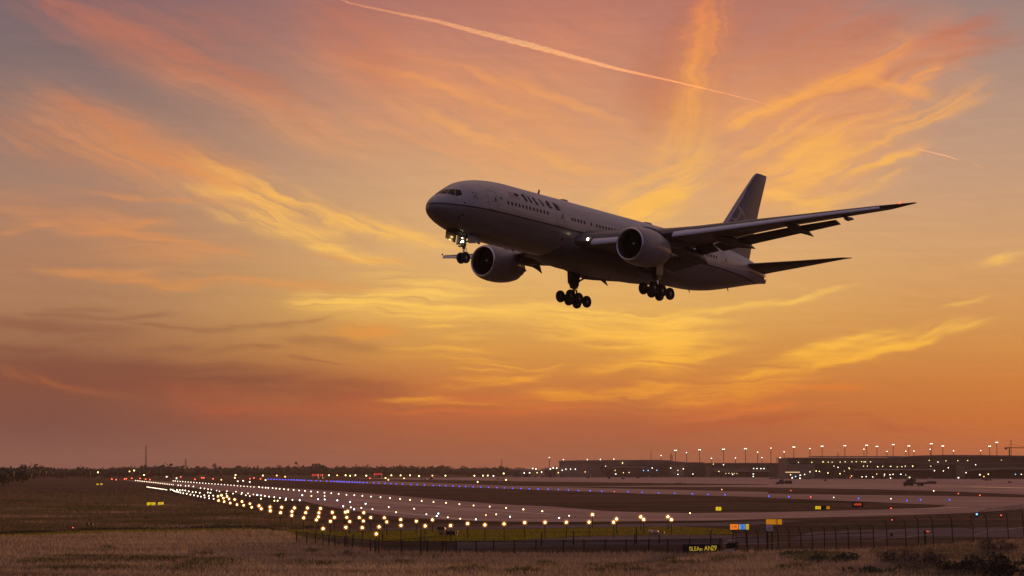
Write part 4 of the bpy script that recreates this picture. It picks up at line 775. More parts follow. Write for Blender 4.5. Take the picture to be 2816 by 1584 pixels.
for p in [(113,785),(302,803)]: light('runway_edge_light', z7(*p), .35, 'yellow', L4, 'runway edge lights on the far side', 4)
for k in range(28):
    x = 1725 + 805*(k/27)**1.12; light('runway_edge_light', z5(x, 501 + (x-1725)*.0757), .4, 'white', L4, 'runway edge lights on the far side', 2.3, rmax=.7)
L5 = 'white edge light along the near side of the runway'
for k in range(22): light('runway_edge_light', z5(1350 + 375*k/21, 497 + 43*(k/21)), .4, 'white', 'tiny white light in the far crowded stretch of the runway edge', 'far stretch of runway edge lights', 2.0, rmax=.8)
for p in [(1775,545),(1800,546),(1848,551),(1880,550),(1926,557),(1997,573),(2037,577),(2072,583),(2105,588),(2158,598),(2186,606),(2260,604),(2255,629),(2320,628),(2350,608),(2410,620),(2405,634),(2449,645),(2470,626),(2488,653),(2524,637)]: light('runway_edge_light', z5(*p), .35, 'white', L5, 'runway edge lights on the near side', 3.0)
for p, k in [((13,642),'cool'),((50,646),'white'),((88,652),'white'),((130,658),'white'),((182,663),'white'),((238,671),'white'),((300,678),'cool'),((363,690),'white'),((435,694),'cool'),((868,755),'cool'),((945,765),'white'),((977,785),'cool'),((1049,770),'white'),((1160,783),'white'),((1395,814),'yellow'),((1697,834),'white'),((1816,827),'cool'),((1800,851),'cool'),((1910,865),'yellow'),((2035,878),'yellow'),((2190,885),'cool'),((183,699),'yellow'),((215,699),'yellow'),((295,693),'yellow'),((50,679),'yellow')]:
    light('runway_edge_light', z6(*p), .35, k, L5, 'runway edge lights on the near side', 3.6)
L6 = 'low light set along the middle of the runway pavement'
for p, k in [((461,645),'cool'),((552,652),'yellow'),((683,652),'white'),((618,685),'cool'),((685,687),'cool'),((810,696),'cool'),((937,710),'cool'),((1092,730),'cool'),((1322,762),'white'),((1575,779),'white'),((2392,835),'yellow'),((2530,858),'cool'),((2290,842),'orange')]:
    light('runway_centre_light', z6(*p), .12, k, L6, 'runway centre lights', 3.4)
for p, k in [((470,871),'cool'),((569,849),'white'),((1772,823),'yellow')]: light('runway_centre_light', z7(*p), .12, k, L6, 'runway centre lights', 3.4)
L7 = 'small blue edge light along the near side of the taxiway'
XB = [122,150,180,208,237,265,294,322,351,378,405,432,455,480,525,552,599,642,705,745,775,800,820,840,860,880,905,928,958,985,1010,1035,1065,1105,1172,1227,1286,1342,1398,1460,1543,1607,1678,1765,1830,1890,1962,2025,2088,2163,2238,2317,2398,2475]
for x in XB: light('taxiway_light', z6(x, float(np.interp(x, [122, 480, 1065, 1172, 1543, 2025, 2475], [484, 495, 517, 521, 537, 556, 572]))), .35, 'blue', L7, 'blue taxiway edge lights', 2.7, rmax=.7)
for p in [(6,575),(90,577),(173,580),(259,583),(360,585),(461,588),(562,593),(662,598),(777,600),(893,604),(1154,610),(1295,616),(1460,620),(1621,626),(1795,631),(1952,636),(2120,640)]: light('taxiway_light', z7(*p), .35, 'blue', L7, 'blue taxiway edge lights', 3.0)
for p in [(8,654),(207,658),(902,677),(1382,697),(1520,690),(1808,688)]: light('taxiway_light', z8(*p), .35, 'blue', L7, 'blue taxiway edge lights', 3.6)
light('taxiway_light', z8(2080, 832), .35, 'cyan', 'bright pale blue light on the pavement edge behind the barbed fence', None, 6)
for p, lb in [((425,662), 'red light on the taxiway between blue lights, left one above the yellow sign'), ((1226,774), 'red light on the grass right of the black sign with red letters'), ((1896,628), 'red light at the top of the grass verge on the right'), ((2110,645), 'red light where the verge meets the right-hand pavement'), ((2322,844), 'red light just behind the far right fence posts'), ((1234,889), 'red light on dark grass behind the barbed fence')]:
    light('marker_light', z8(*p), .4, 'red', lb, None, 3.0)
light('marker_light', z8(654, 666), .35, 'white', 'white light on the taxiway above the black sign', None, 2.6); light('marker_light', z8(1225, 680), .35, 'white', 'white light on the taxiway right of the black sign', None, 2.8)
light('marker_light', z8(1650, 600), .35, 'yellow', 'yellow light on the verge below the tank truck', None, 3.2); light('marker_light', z7(1019, 608), .35, 'red', 'red light among the blue ones below the hangar', None, 2.4)
light('marker_light', z7(2090, 588), .4, 'orange', 'orange light on the thin grass strip in the middle', None, 2.4); light('marker_light', z5(727, 968), .5, 'red', 'lone red light in the rough grass on the left', None, 2.4); light('marker_light', z8(228, 598), .4, 'red', 'pinkish red light on the verge below the tractor', None, 2.2)
FAR = [(z5, 735,394,'white'),(z5,508,427,'yellow'),(z5,563,424,'orange'),(z5,895,424,'yellow'),(z5,975,416,'yellow'),(z5,1290,407,'orange'),(z5,1336,398,'yellow'),(z5,1435,443,'yellow'),(z5,1114,486,'red'),(z5,1157,492,'red'),(z5,1240,485,'red'),(z5,1258,483,'red'),(z5,1312,478,'red'),(z5,1395,480,'red'),(z5,1450,487,'red'),(z5,1493,492,'red'),(z5,1660,460,'white'),(z5,1758,478,'flood'),(z5,1800,467,'red'),(z5,2010,470,'red'),(z5,2030,473,'red'),(z5,2122,483,'red'),(z5,1942,489,'red'),(z5,2205,493,'orange'),(z5,2340,470,'yellow'),(z5,2346,443,'yellow'),(z5,2490,482,'red'),(z5,2528,474,'red'),(z5,2421,504,'white'),(z5,2487,515,'white'),(z5,2368,509,'white'),
 (z6,68,448,'yellow'),(z6,207,448,'orange'),(z6,290,460,'orange'),(z6,727,446,'yellow'),(z6,808,446,'orange'),(z6,892,446,'yellow'),(z6,938,450,'yellow'),(z6,990,446,'yellow'),(z6,1098,449,'yellow'),(z6,1348,446,'yellow'),(z6,1440,447,'yellow'),(z6,1534,446,'yellow'),(z6,1623,453,'yellow'),(z6,1757,449,'orange'),(z6,1887,449,'yellow'),(z6,2175,450,'yellow'),(z6,2260,449,'yellow'),(z6,2308,448,'yellow'),(z6,2365,452,'white'),(z6,2467,428,'yellow'),(z6,45,484,'red'),(z6,1135,478,'red'),(z6,1318,493,'orange'),(z6,1475,478,'orange'),(z6,1290,476,'yellow'),(z6,95,497,'yellow'),(z6,2490,494,'yellow'),(z6,2207,516,'yellow')]
for f_, x, y, k in FAR:
    px, py = f_(x, y); Y = 2050 if y < 470 else min(2000, gp(px, max(py, 1315), 1).y); p = at(px, py, Y); r = 1.7*Y/F; h = max(p.z, 1.2)
    t = thing('distant_light', f'distant {k if k not in ("flood",) else "greenish"} light along the foot of the far tree line'.replace('  ', ' '), 'light', (p.x, Y, 0), 'distant ' + k + ' lights at the tree line')
    a = put('post', UNIT_POLE, t); a.scale = (.25, .25, h); b = put('lamp', LAMPS[k], t, (0, 0, h)); b.scale = (r,)*3

# ------------------------------------------------------------------ fences
FMESH = bpy.data.materials.new('chain_link_mesh'); FMESH.use_nodes = True; ft = FMESH.node_tree; fb = ft.nodes['Principled BSDF']; fb.inputs['Base Color'].default_value = (.03, .03, .034, 1); fb.inputs['Roughness'].default_value = .6
ftr = ft.nodes.new('ShaderNodeBsdfTransparent'); fmx = ft.nodes.new('ShaderNodeMixShader'); fmx.inputs[0].default_value = .5
ft.links.new(ftr.outputs[0], fmx.inputs[1]); ft.links.new(fb.outputs[0], fmx.inputs[2]); ft.links.new(fmx.outputs[0], ft.nodes['Material Output'].inputs[0])
POSTM = mat('fence_post_metal', (.014, .014, .015), .6); RAILM = mat('pale_pipe', (.34, .26, .25), .5)
FH = 1.15
fpath = [gp(*p, FH) for p in [z6(395, 1008), z6(900, 1060), z6(1250, 1105), z6(1900, 1106), z7(0, 1100), z7(1000, 1095), z7(1700, 1085), z7(2100, 1080)]]
def fence_y(x):
    for a, b in zip(fpath, fpath[1:]):
        if a.x <= x <= b.x: t = (x-a.x)/(b.x-a.x); return a.y + t*(b.y-a.y)
    return fpath[0].y if x < fpath[0].x else fpath[-1].y
fen = thing('chain_link_fence', 'low dark chain-link fence running across in front of the lit green grass', 'fence', (fpath[0].x, fpath[0].y, 0))
o_ = Vector((fpath[0].x, fpath[0].y, 0)); L = lambda p, z: Vector((p.x, p.y, z)) - o_
mb = MB()
for a, b in zip(fpath, fpath[1:]): mb.add([L(a, .02), L(b, .02), L(b, FH), L(a, FH)], [(0, 1, 2, 3)])
mb.build('mesh_panel', FMESH, fen)
MB().tube([L(p, FH) for p in fpath], .03, 6).build('top_rail', POSTM, fen)
for f_, xs in ((z6, [400, 505, 590, 725, 783, 880, 905, 962, 1138, 1183, 1222, 1450, 1640, 1705, 1857, 1893, 1993, 2190, 2365]), (z7, [22, 237, 512, 715, 927, 1135, 1360, 1550, 1767, 2070])):
    for x in xs:
        px = f_(x, 1100)[0]; d = ray(px, 1487); k = 0
        Y = 170.0
        for _ in range(6): Y = fence_y(d.x/d.y*Y)
        MB().tube([Vector((d.x/d.y*Y, Y, -.05)) - o_, Vector((d.x/d.y*Y + .02, Y, FH + .09)) - o_], .055, 8).build('fence_post', POSTM, fen)
# tall security fence with bent arms and barbed wire
BP = [((85,965),(110,1215)),((195,970),(215,1208)),((310,965),(335,1210)),((425,965),(447,1207)),((550,950),(565,1205)),((660,950),(685,1203)),((785,945),(805,1200)),((907,935),(930,1200)),((1035,930),(1060,1203)),((1165,890),(1190,1192)),((1355,885),(1380,1185)),((1480,860),(1502,1172)),((1620,855),(1655,1155)),((1815,845),(1845,1150)),((2030,900),(2045,1140)),((2160,830),(2195,1120)),((2365,800),(2400,1105)),((2520,780),(2556,1090)),((2680,770),(2720,1078))]
bl = [((-330, 990), (-320, 1222)), ((-220, 985), (-205, 1222)), ((-115, 985), (-95, 1220)), ((-20, 985), (5, 1218))]
b0 = gp(*z8(*BP[0][1])); sec_f = thing('security_fence', 'tall dark fence with bent arms and barbed wire along the right foreground', 'fence', (b0.x, b0.y, 0)); o2 = Vector((b0.x, b0.y, 0))
tops, bases, arms = [], [], []
for tp, bs in bl + BP:
    g = gp(*z8(*bs)); top = at(*z8(tp[0]+12, tp[1]+38), g.y); arm = at(*z8(tp[0]-20, tp[1]-2), g.y - .25)
    lean = top.x - g.x; bases.append(g - o2); tops.append(top - o2); arms.append(arm - o2)
    MB().tube([g - o2 - Vector((0, 0, .1)), g - o2 + (top-g)*.6, top - o2, (top-o2)*.6 + (arm-o2)*.4 + Vector((0, 0, .08)), arm - o2], [.052, .047, .043, .034, .024], 8).build('fence_post', POSTM, sec_f)
mb = MB()
for i in range(len(bases)-1): mb.add([bases[i], bases[i+1], tops[i+1], tops[i]], [(0, 1, 2, 3)])
fm2 = FMESH.copy(); fm2.name = 'thin_chain_link'; fm2.node_tree.nodes['Mix Shader'].inputs[0].default_value = .16
mb.build('mesh_panel', fm2, sec_f)
for fr in (1.0, .62, .28):
    P = []
    for t, a in zip(tops, arms): P.append(t + (a-t)*fr)
    MB().tube(P, .012, 5).build('barbed_wire', POSTM, sec_f)
MB().tube([b + (t-b)*.80 for b, t in zip(bases, tops)], .028, 6).build('rail', POSTM, sec_f)
MB().tube([b + (t-b)*.46 for b, t in zip(bases, tops)], .03, 6).build('pale_rail', RAILM, sec_f)
P = []                                                     # razor coil above the far right end
for i in range(900):
    u = i/899*4; k = int(min(u, 3)); a_ = arms[-5+k]; b_ = arms[-4+k]; c_ = a_ + (b_-a_)*(u-k); a = i*.42; P.append(c_ + Vector((.05*math.sin(i*1.7), .22*math.cos(a), .16 + .22*math.sin(a) + .05*math.sin(i*.9))))
MB().tube(P, .010, 4).build('razor_coil', POSTM, sec_f)
for (x, y0, y1, f_) in ((292, 1015, 1155, z7), (612, 1000, 1138, z7), (1220, 1030, 1140, z7), (1237, 968, 1128, z7), (1465, 1035, 1130, z7), (1980, 990, 1138, z7), (1640, 992, 1118, z6), (1260, 1010, 1106, z6), (967, 1030, 1106, z6)):
    g = gp(*f_(x, y1)); tp = at(*f_(x, y0), g.y)
    o = MB().tube([Vector((0, 0, -.1)), Vector((.02, 0, tp.z))], [.07, .055], 8).build('bare_post', POSTM, None, loc=(g.x, g.y, 0))
    tag(o, 'bare dark post standing behind the low front fence', 'post', 'bare posts behind the front fence')
# ------------------------------------------------------------------ signs
BLK = mat('sign_black', (.008, .008, .008), .5); FRM = mat('sign_frame', (.02, .018, .018), .5)
YEL = lamp_mat('lit_yellow_face', (1, .66, .01), .72); AMBS = lamp_mat('lit_amber_face', (1, .36, .01), .42); YT = lamp_mat('lit_yellow_letter', (1, .66, .04), .5); RT = lamp_mat('lit_red_letter', (1, .10, .03), 1.0)
ORG = lamp_mat('lit_orange_face', (1, .22, .02), .95); BLU = lamp_mat('lit_blue_face', (.06, .32, 1), .75); CRM = lamp_mat('lit_cream_face', (1, .62, .42), .4); YL2 = lamp_mat('lit_gold_face', (1, .55, .02), .9)
def signbox(name, label, x0, y0, x1, y1, ybase, face, depth=.25, cat='sign'):
    g = gp((x0+x1)/2, ybase); Y = g.y; a = at(x0, y0, Y); b = at(x1, y1, Y); w, h0, h1 = b.x-a.x, b.z, a.z
    t = thing(name, label, cat, (g.x, g.y, 0)); t['w'] = w
    MB().box((-w/2-.03, .01, h0-.03), (w/2+.03, depth, h1+.03)).build('sign_case', FRM, t)
    if face: MB().box((-w/2, -.015, h0), (w/2, .01, h1)).build('sign_face', face, t)
    if h0 > .05:
        for s_ in (-.35, .35): MB().box((s_*w-.05, .06, -.05), (s_*w+.05, .16, h0)).build('leg', FRM, t)
    return t, w, h0, h1
t, w, h0, h1 = signbox('guidance_sign', 'long black sign with yellow letters leaning on the fence at the grass edge', 1879, 1497.5, 1981, 1519, 1521, BLK)
text('lettering', '0LEA', .52, YT, t, (-.62, -.03, (h0+h1)/2-.04), .82, -.1); text('lettering', 'n', .46, YT, t, (-.06, -.03, (h0+h1)/2-.06), 1.1)
text('lettering', 'AN', .56, YT, t, (.55, -.03, (h0+h1)/2+.0), .85); text('lettering', '29', .60, YT, t, (1.05, -.03, (h0+h1)/2+.02), .75, .08)
MB().box((-.02, -.04, h0-.02), (.02, .0, h1+.22)).build('middle_post', FRM, t); MB().box((-w/2-.06, -.03, -.05), (-w/2+.04, .08, h1)).build('end_post', FRM, t)
t, w, h0, h1 = signbox('runway_sign', 'orange, blue and yellow lit sign on tall posts above the front fence', 2008.5, 1441.5, 2060, 1456.5, 1504, None)
for a, b, m_ in ((0, .42, ORG), (.42, .455, FRM), (.455, .545, CRM), (.545, .80, BLU), (.80, .83, FRM), (.83, 1, YL2)): MB().box((-w/2 + a*w, -.015, h0), (-w/2 + b*w, .012, h1)).build('sign_face', m_, t)
text('lettering', 'D.PB', .40, BLK, t, (-w*.29, -.03, (h0+h1)/2-.02), .62)
for k in (.845, .885, .93, .965): MB().box((-w/2 + k*w, -.03, h0+.05), (-w/2 + (k+.014)*w, -.012, h1-.06)).build('bar_mark', BLK, t)
for i in range(26): x, z = -w/2 + rng.uniform(.555, .72)*w, rng.uniform(h0+.04, h1-.04); MB().box((x, -.025, z), (x+.035, -.012, z+.03)).build('speck_mark', mat('speck_white', (.7, .75, .8), .5), t)
MB().box((-w/2+.55*w+.16, -.028, h0+.12), (-w/2+.55*w+.26, -.013, h1-.16)).build('bar_mark', lamp_mat('lit_deep_blue', (.0, .12, .7), .7), t)
MB().box((-w/2-.06, -.12, h1+.02), (w/2+.1, .35, h1+.09)).build('hood', FRM, t)
t, w, h0, h1 = signbox('amber_sign', 'plain amber sign box with a dark bar, behind the white notice', 2106.7, 1428, 2150.6, 1442.5, 1446, AMBS)
MB().box((w*.12, -.03, h0), (w*.155, .0, h1)).build('bar_mark', FRM, t); MB().box((w*.20, -.03, h0), (w*.225, .0, h1)).build('bar_mark', FRM, t)
t, w, h0, h1 = signbox('notice_board', 'small white notice hung on a post of the barbed fence', 2107, 1443, 2126.5, 1460.5, 1518.5, mat('notice_white', (.85, .80, .78), .6), .03)
for k in (.25, .35, .55, .78): MB().box((-w*.40, -.022, h0 + (h1-h0)*k), (w*.40, -.014, h0 + (h1-h0)*k + .012)).build('text_line', LINE, t)
MB().tube([(-w*.25, .1, -.1), (-w*.25, .1, h1)], .05, 8).build('post', POSTM, t)
t, w, h0, h1 = signbox('guidance_sign', 'single small yellow sign standing alone on the grass in mid-field', 1968.5, 1394, 1983.6, 1404, 1405, YEL)
text('lettering', 'i0', .42, BLK, t, (0, -.03, (h0+h1)/2), .8)
t, w, h0, h1 = signbox('guidance_sign', 'low sign split into a yellow panel, a dark gap and an amber panel', 2242, 1391.5, 2282, 1400.6, 1402, FRM)
MB().box((-w/2, -.03, h0+.03), (-w/2 + .38*w, .0, h1-.03)).build('sign_panel', YEL, t); MB().box((w/2 - .23*w, -.03, h0+.03), (w/2, .0, h1-.03)).build('sign_panel', AMBS, t); text('lettering', 'A3V', .40, BLK, t, (-w*.28, -.04, (h0+h1)/2), .7)
MB().box((-w/2 + .40*w, -.035, h0+.03), (-w/2 + .46*w, .0, h1-.03)).build('sign_panel', mat('rust_panel', (.10, .06, .05), .6), t); MB().box((-w/2 + .54*w, -.03, h0+.05), (-w/2 + .74*w, .0, h1-.05)).build('sign_panel', mat('dull_panel', (.07, .055, .05), .6), t)
t, w, h0, h1 = signbox('guidance_sign', 'black sign with glowing red letters on the grass on the right', 2344, 1380.5, 2373.7, 1394, 1395, BLK)
text('lettering', 'A3AN', .66, RT, t, (-.02, -.03, (h0+h1)/2), .85, .08)
t, w, h0, h1 = signbox('guidance_sign', 'longer yellow sign of the pair in the rough grass on the left', 404, 1381.6, 427, 1390, 1391.5, YEL); text('lettering', '-4:4>', .46, BLK, t, (0, -.03, (h0+h1)/2), .8)
t, w, h0, h1 = signbox('guidance_sign', 'shorter yellow sign of the pair in the rough grass on the left', 434.7, 1381, 448, 1389.2, 1391, YEL); text('lettering', 'i-d', .46, BLK, t, (0, -.03, (h0+h1)/2), .8)
signbox('guidance_sign', 'far tiny yellow sign, left of two in the distant left field', 265.2, 1330, 270.6, 1333.4, 1335, YEL); signbox('guidance_sign', 'far tiny yellow sign, right of two in the distant left field', 276, 1329.4, 281, 1333, 1335, YEL)
# ------------------------------------------------------------------ equipment on the grass
def placed(name, label, cat, pix): g = gp(*pix); return thing(name, label, cat, (g.x, g.y, 0)), g.y/F
t, k = placed('equipment_cabinet', 'tan metal cabinet with dark roof and hatch on the lit green grass', 'cabinet', (1214, 1475))
TANM = mat('tan_cabinet', (.36, .22, .09), .6)
MB().box((-9*k, 0, 5*k), (9*k, .5, 20*k)).build('case', TANM, t); MB().box((2*k, 0, 0), (8*k, .5, 5*k)).build('foot', TANM, t); MB().loft([[(-13*k, -.1, 20*k), (11*k, -.1, 20*k), (11*k, .6, 20*k), (-13*k, .6, 20*k)], [(-10*k, -.05, 26*k), (9*k, -.05, 25*k), (9*k, .5, 25*k), (-10*k, .5, 26*k)]]).build('roof', FRM, t); MB().poly([(-7*k, -.01, 4.8*k), (2*k, -.01, 4.8*k), (2*k, -.01, 11*k), (-2*k, -.01, 8.5*k)]).build('hatch', BLK, t)
t, k = placed('shelf_stand', 'dark panel under a pale flat top on posts beside the tan cabinet', 'stand', (1242, 1474))
MB().box((-17*k, 0, 13*k), (19*k, .5, 16*k)).build('top', mat('pale_top', (.36, .27, .22), .6), t); MB().box((-15*k, .1, 3*k), (10*k, .2, 13*k)).build('panel', mat('dark_panel', (.03, .025, .03), .6), t)
for x in (-16, 12): MB().box((x*k, 0, -.1), ((x+3.5)*k, .2, 13*k)).build('leg', FRM, t)
t, k = placed('round_tank', 'small pale round tank on the grass under the lit posts', 'tank', (1788, 1468)); MB().ball((0, 0, 7*k), 6.5*k, 3, (.75, .9, 1)).build('shell', mat('pale_tank_paint', (.50, .40, .36), .5), t, 180); MB().box((-3*k, -3*k, -.05), (3*k, 3*k, 3*k)).build('base', FRM, t)
t, k = placed('utility_tank', 'cream horizontal tank with an orange cap beside the round tank', 'tank', (1802, 1470))
MB().tube([(-9*k, 0, 6.5*k), (-8*k, 0, 6.5*k), (7*k, 0, 6*k), (8.5*k, 0, 6*k)], [3*k, 6*k, 6*k, 3*k], 16).build('shell', mat('cream_tank', (.52, .38, .33), .5), t, 40); MB().tube([(-4*k, 0, 11*k), (2*k, 0, 13*k), (6*k, 0, 11.5*k)], [2*k, 2.6*k, 1.5*k], 10).build('cap', mat('orange_cap', (.5, .15, .05), .5), t, 40); MB().box((3*k, -7*k, 2*k), (5*k, -5.5*k, 10*k)).build('ladder', mat('white_ladder', (.6, .55, .52), .5), t)
t, k = placed('concrete_slab', 'low pale slab lying right of the cream tank', 'slab', (1820, 1469)); MB().loft([[(-9*k, 0, 0), (8*k, 0, 0), (8*k, .8, 0), (-9*k, .8, 0)], [(-9*k, 0, 3*k), (6*k, 0, 6*k), (9*k, .8, 6*k), (-9*k, .8, 3*k)]]).build('block', mat('slab_concrete', (.34, .25, .15), .8), t)
t, k = placed('storage_tank', 'black box tank on stubby legs behind the fence, beside the black sign', 'tank', (2014, 1512))
MB().loft([[(-17*k, 0, 4*k), (14*k, 0, 6*k), (14*k, 1, 6*k), (-17*k, 1, 4*k)], [(-17*k, 0, 17*k), (17*k, 0, 20*k), (17*k, 1, 20*k), (-17*k, 1, 17*k)]]).build('body', BLK, t); MB().loft([[(-12*k, -.02, 18.2*k), (17*k, -.02, 20.8*k), (17*k, 1, 20.8*k), (-12*k, 1, 18.2*k)], [(-11*k, .1, 25*k), (16*k, .1, 26*k), (16*k, 1, 26*k), (-11*k, 1, 25*k)]]).build('lid', mat('tan_lid', (.18, .125, .10), .7), t); MB().box((-12*k, .1, -.1), (-9*k, .3, 5*k)).build('leg', FRM, t); MB().box((11*k, .1, -.1), (15*k, .3, 22*k)).build('leg', FRM, t)
t, k = placed('concrete_slab', 'bluish grey slab leaning in the grass under the black tank', 'slab', (2003, 1522)); MB().loft([[(-16*k, 0, 0), (17*k, 0, 0), (17*k, .4, 0), (-16*k, .4, 0)], [(-8*k, .2, 10*k), (17*k, .2, 12*k), (17*k, .5, 12*k), (-8*k, .5, 10*k)]]).build('block', mat('blue_grey_concrete', (.20, .17, .20), .8), t)
t, k = placed('gate_box', 'dark post box with a red light inside the barbed fence', 'post', z8(1567, 1145)); MB().box((-3*k, 0, -.1), (3*k, .3, 41*k)).build('post', FRM, t); MB().box((3*k, 0, 37*k), (12*k, .15, 39.5*k)).build('lamp_bar', RT, t)
t, k = placed('gate_box', 'small dark box on the access road behind the barbed fence', 'box', z8(1232, 1052)); MB().box((-3*k, 0, 0), (3*k, .4, 8*k)).build('case', FRM, t); MB().box((-3.6*k, -.05, 8*k), (3.6*k, .45, 9*k)).build('lid', FRM, t)

# ------------------------------------------------------------------ vegetation
def leaf_cloud(mb, c, rx, ry, rz, n, size, seed):
    r = np.random.default_rng(seed)
    for _ in range(n):
        d = r.normal(size=3); d /= np.linalg.norm(d); k = r.uniform(.45, 1)**.5*(1 + .22*math.sin(3*d[0]+seed) + .18*math.sin(5*d[2]+2*seed))
        p = Vector((c[0]+d[0]*rx*k, c[1]+d[1]*ry*k, c[2]+d[2]*rz*k)); s = size*r.uniform(.6, 1.4); R = Euler(tuple(r.uniform(0, 6.28, 3))).to_matrix()
        mb.add([p + R @ Vector(q)*s for q in ((-.5, -.3, 0), (.5, -.35, .1), (.35, .4, 0), (-.4, .35, -.1))], [(0, 1, 2, 3)])
LEAF = mat('dark_foliage', (.040, .036, .026), .85, var=.35, vscale=.12); LEAF2 = mat('olive_shrub_leaf', (.085, .085, .042), .85, var=.45, vscale=.8); LEAF3 = mat('dry_shrub_leaf', (.19, .125, .085), .85, var=.45, vscale=.8); BARK = mat('bark', (.05, .04, .032), .9)
def crown(mb, c, r, h, size, seed, n=70):
    mb.ball((c[0], c[1], c[2]), 1, 2, (r*.72, r*.72, h*.72)); leaf_cloud(mb, c, r, r, h, n, size, seed)
def belt(name, label, x0, x1, Y, hfun, mt, step, depth, kind='stuff'):
    mb = MB(); i = 0
    px = x0
    while px < x1:
        Yj = Y(px) + rng.uniform(0, depth); h = hfun(px)*rng.uniform(.78, 1.12); p = at(px, HOR, Yj); r = h*rng.uniform(.5, .75)
        crown(mb, (p.x, Yj, h*.52), r, h*.5, h*.20, i, 46); i += 1; px += step*rng.uniform(.6, 1.3)*r*F/Yj
    return tag(mb.build(name, mt, fix=False), label, 'trees', kind=kind)
belt('woodland', 'dark belt of trees along the far edge of the airfield', -500, 1420, lambda x: float(np.interp(x, [-500, 0, 40, 120, 330, 600, 800, 1420], [900, 1040, 1400, 1900, 2150, 2450, 2700, 2800])), lambda x: float(np.interp(x, [-60, 0, 60, 110, 150, 330, 400, 470, 520, 700, 830, 880, 1100, 1300, 1420], [10, 9.4, 10.4, 12, 11, 10, 13, 14.5, 11.5, 11.5, 15, 14.5, 14, 13, 12])), LEAF, .62, 90)
belt('far_woodland', 'hazy line of distant trees on the skyline', 90, 2850, lambda x: 4600, lambda x: 15 + 2.5*math.sin(x*.021) + 2*math.sin(x*.057+1), LEAF, .8, 500)
def tree(label, px, ytop, Y, wpx, seed, trunk_h=.25):
    p = at(px, ytop, Y); h = p.z; w = wpx*Y/F/2; t = thing('tree', label, 'tree', (p.x, Y, 0))
    MB().tube([(0, 0, -.3), (.1, 0, h*.3), (-.1, .1, h*.6)], [h*.04, h*.03, h*.015], 7).build('trunk', BARK, t)
    mb = MB(); r2 = np.random.default_rng(seed)
    for k in range(5):
        a = k*1.3 + seed; crown(mb, (w*.5*math.cos(a)*(k > 0), w*.5*math.sin(a)*(k > 0), h*(.54 + .12*math.sin(a*2))), w*r2.uniform(.55, .75), h*r2.uniform(.32, .42), h*.10, seed*7+k, 60)
    mb.build('crown', LEAF, t, fix=False); return t
for k, a in enumerate([('broad dark tree at the left edge of the frame, nearest in the belt', 8, 1282, 985, 70), ('rounded dark tree second from the left edge', 62, 1282, 1250, 60), ('dark tree with a small spiky top left of the first mast', 62, 1277, 1500, 26),
     ('small round treetop just left of the tallest mast', 393, 1281, 2600, 14), ('broad domed treetop right of the tallest mast', 483, 1282, 2400, 40), ('wide low treetop between the two masts', 424, 1281, 2700, 34), ('blocky treetop right of the second mast', 620, 1286, 2900, 24), ('wide flat treetop right of the water tower', 657, 1283, 2900, 32),
     ('small treetop at the start of the dark middle belt', 742, 1283, 2900, 18), ('wide treetop above the left red lights', 790, 1282, 2900, 24), ('tall treetop above the red lit board', 866, 1281, 2850, 30), ('round treetop left of the middle of the belt', 1046, 1282, 3000, 14), ('tree left of the short mast near the hangar', 1312, 1285, 2900, 26), ('low treetop close to the left corner of the hangar', 1352, 1287, 2800, 22)]): tree(*a, 31+k)
def shrub(label, px, py, w, h, m_, seed, n=420):
    g = gp(px, py); k = g.y/F; t = thing('shrub', label, 'shrub', (g.x, g.y, 0)); mb = MB(); r2 = np.random.default_rng(seed)
    for j in range(9): q = r2.uniform(.35, 1); leaf_cloud(mb, (r2.uniform(-.45, .45)*w*k, r2.uniform(-.9, .9), h*k*q*.42), w*k*.15, .8, h*k*q*.55, n//5, .12, seed+j)
    mb.build('foliage', m_, t, fix=False)
    mb = MB()
    for j in range(7): a = j*.9; mb.tube([(0, 0, -.1), (w*k*.2*math.cos(a), .3*math.sin(a), h*k*.5)], [.03, .012], 5)
    mb.build('stem', BARK, t)
shrub('low dark green shrub left of the fence bend in the right foreground', 2262, 1547, 66, 26, LEAF2, 3); shrub('dark green shrub against the foot of the barbed fence, leftmost', 2185, 1530, 70, 16, LEAF2, 9)
shrub('brown dry shrub in the middle of the right foreground slope', 2460, 1552, 130, 44, LEAF3, 15, 900); shrub('small olive shrub between the dark shrub and the brown one', 2345, 1545, 100, 26, LEAF2, 21, 700); shrub('low olive shrub at the bottom edge, under the brown shrub', 2400, 1582, 150, 26, LEAF2, 27, 700)
shrub('large blackish shrub in the bottom right corner', 2750, 1594, 220, 92, mat('blackish_shrub_leaf', (.06, .052, .036), .85, var=.4, vscale=.8), 33, 1600); shrub('dark shrub left of the large corner shrub', 2650, 1580, 150, 66, mat('blackish_shrub_leaf', (.06, .052, .036), .85), 39, 1000); shrub('dry reddish shrub behind the corner shrub', 2560, 1560, 110, 50, LEAF3, 45, 900); shrub('tall thin dry shrub by the last fence posts', 2740, 1520, 130, 40, LEAF3, 51, 900)
shrub('tiny dark bush beside the red light in the left field', 245, 1456, 16, 9, LEAF2, 57, 160); shrub('small dark clump right of the red light in the left field', 190, 1457, 22, 6, LEAF2, 63, 160)
for k, (x, y) in enumerate((((240), 1450.5), (252, 1450.5))):
    g = gp(x, y); o = MB().lathe([(0, .15), (.28, .19), (.5, .18), (.53, .14), (.54, .02)], (0, 0, 0), 'z', 14).build('barrel', FRM, None, 40, (g.x, g.y, 0)); tag(o, ['dark barrel in the left field, left one of two', 'dark barrel in the left field, right one of two'][k], 'barrel', 'barrels in the left field')

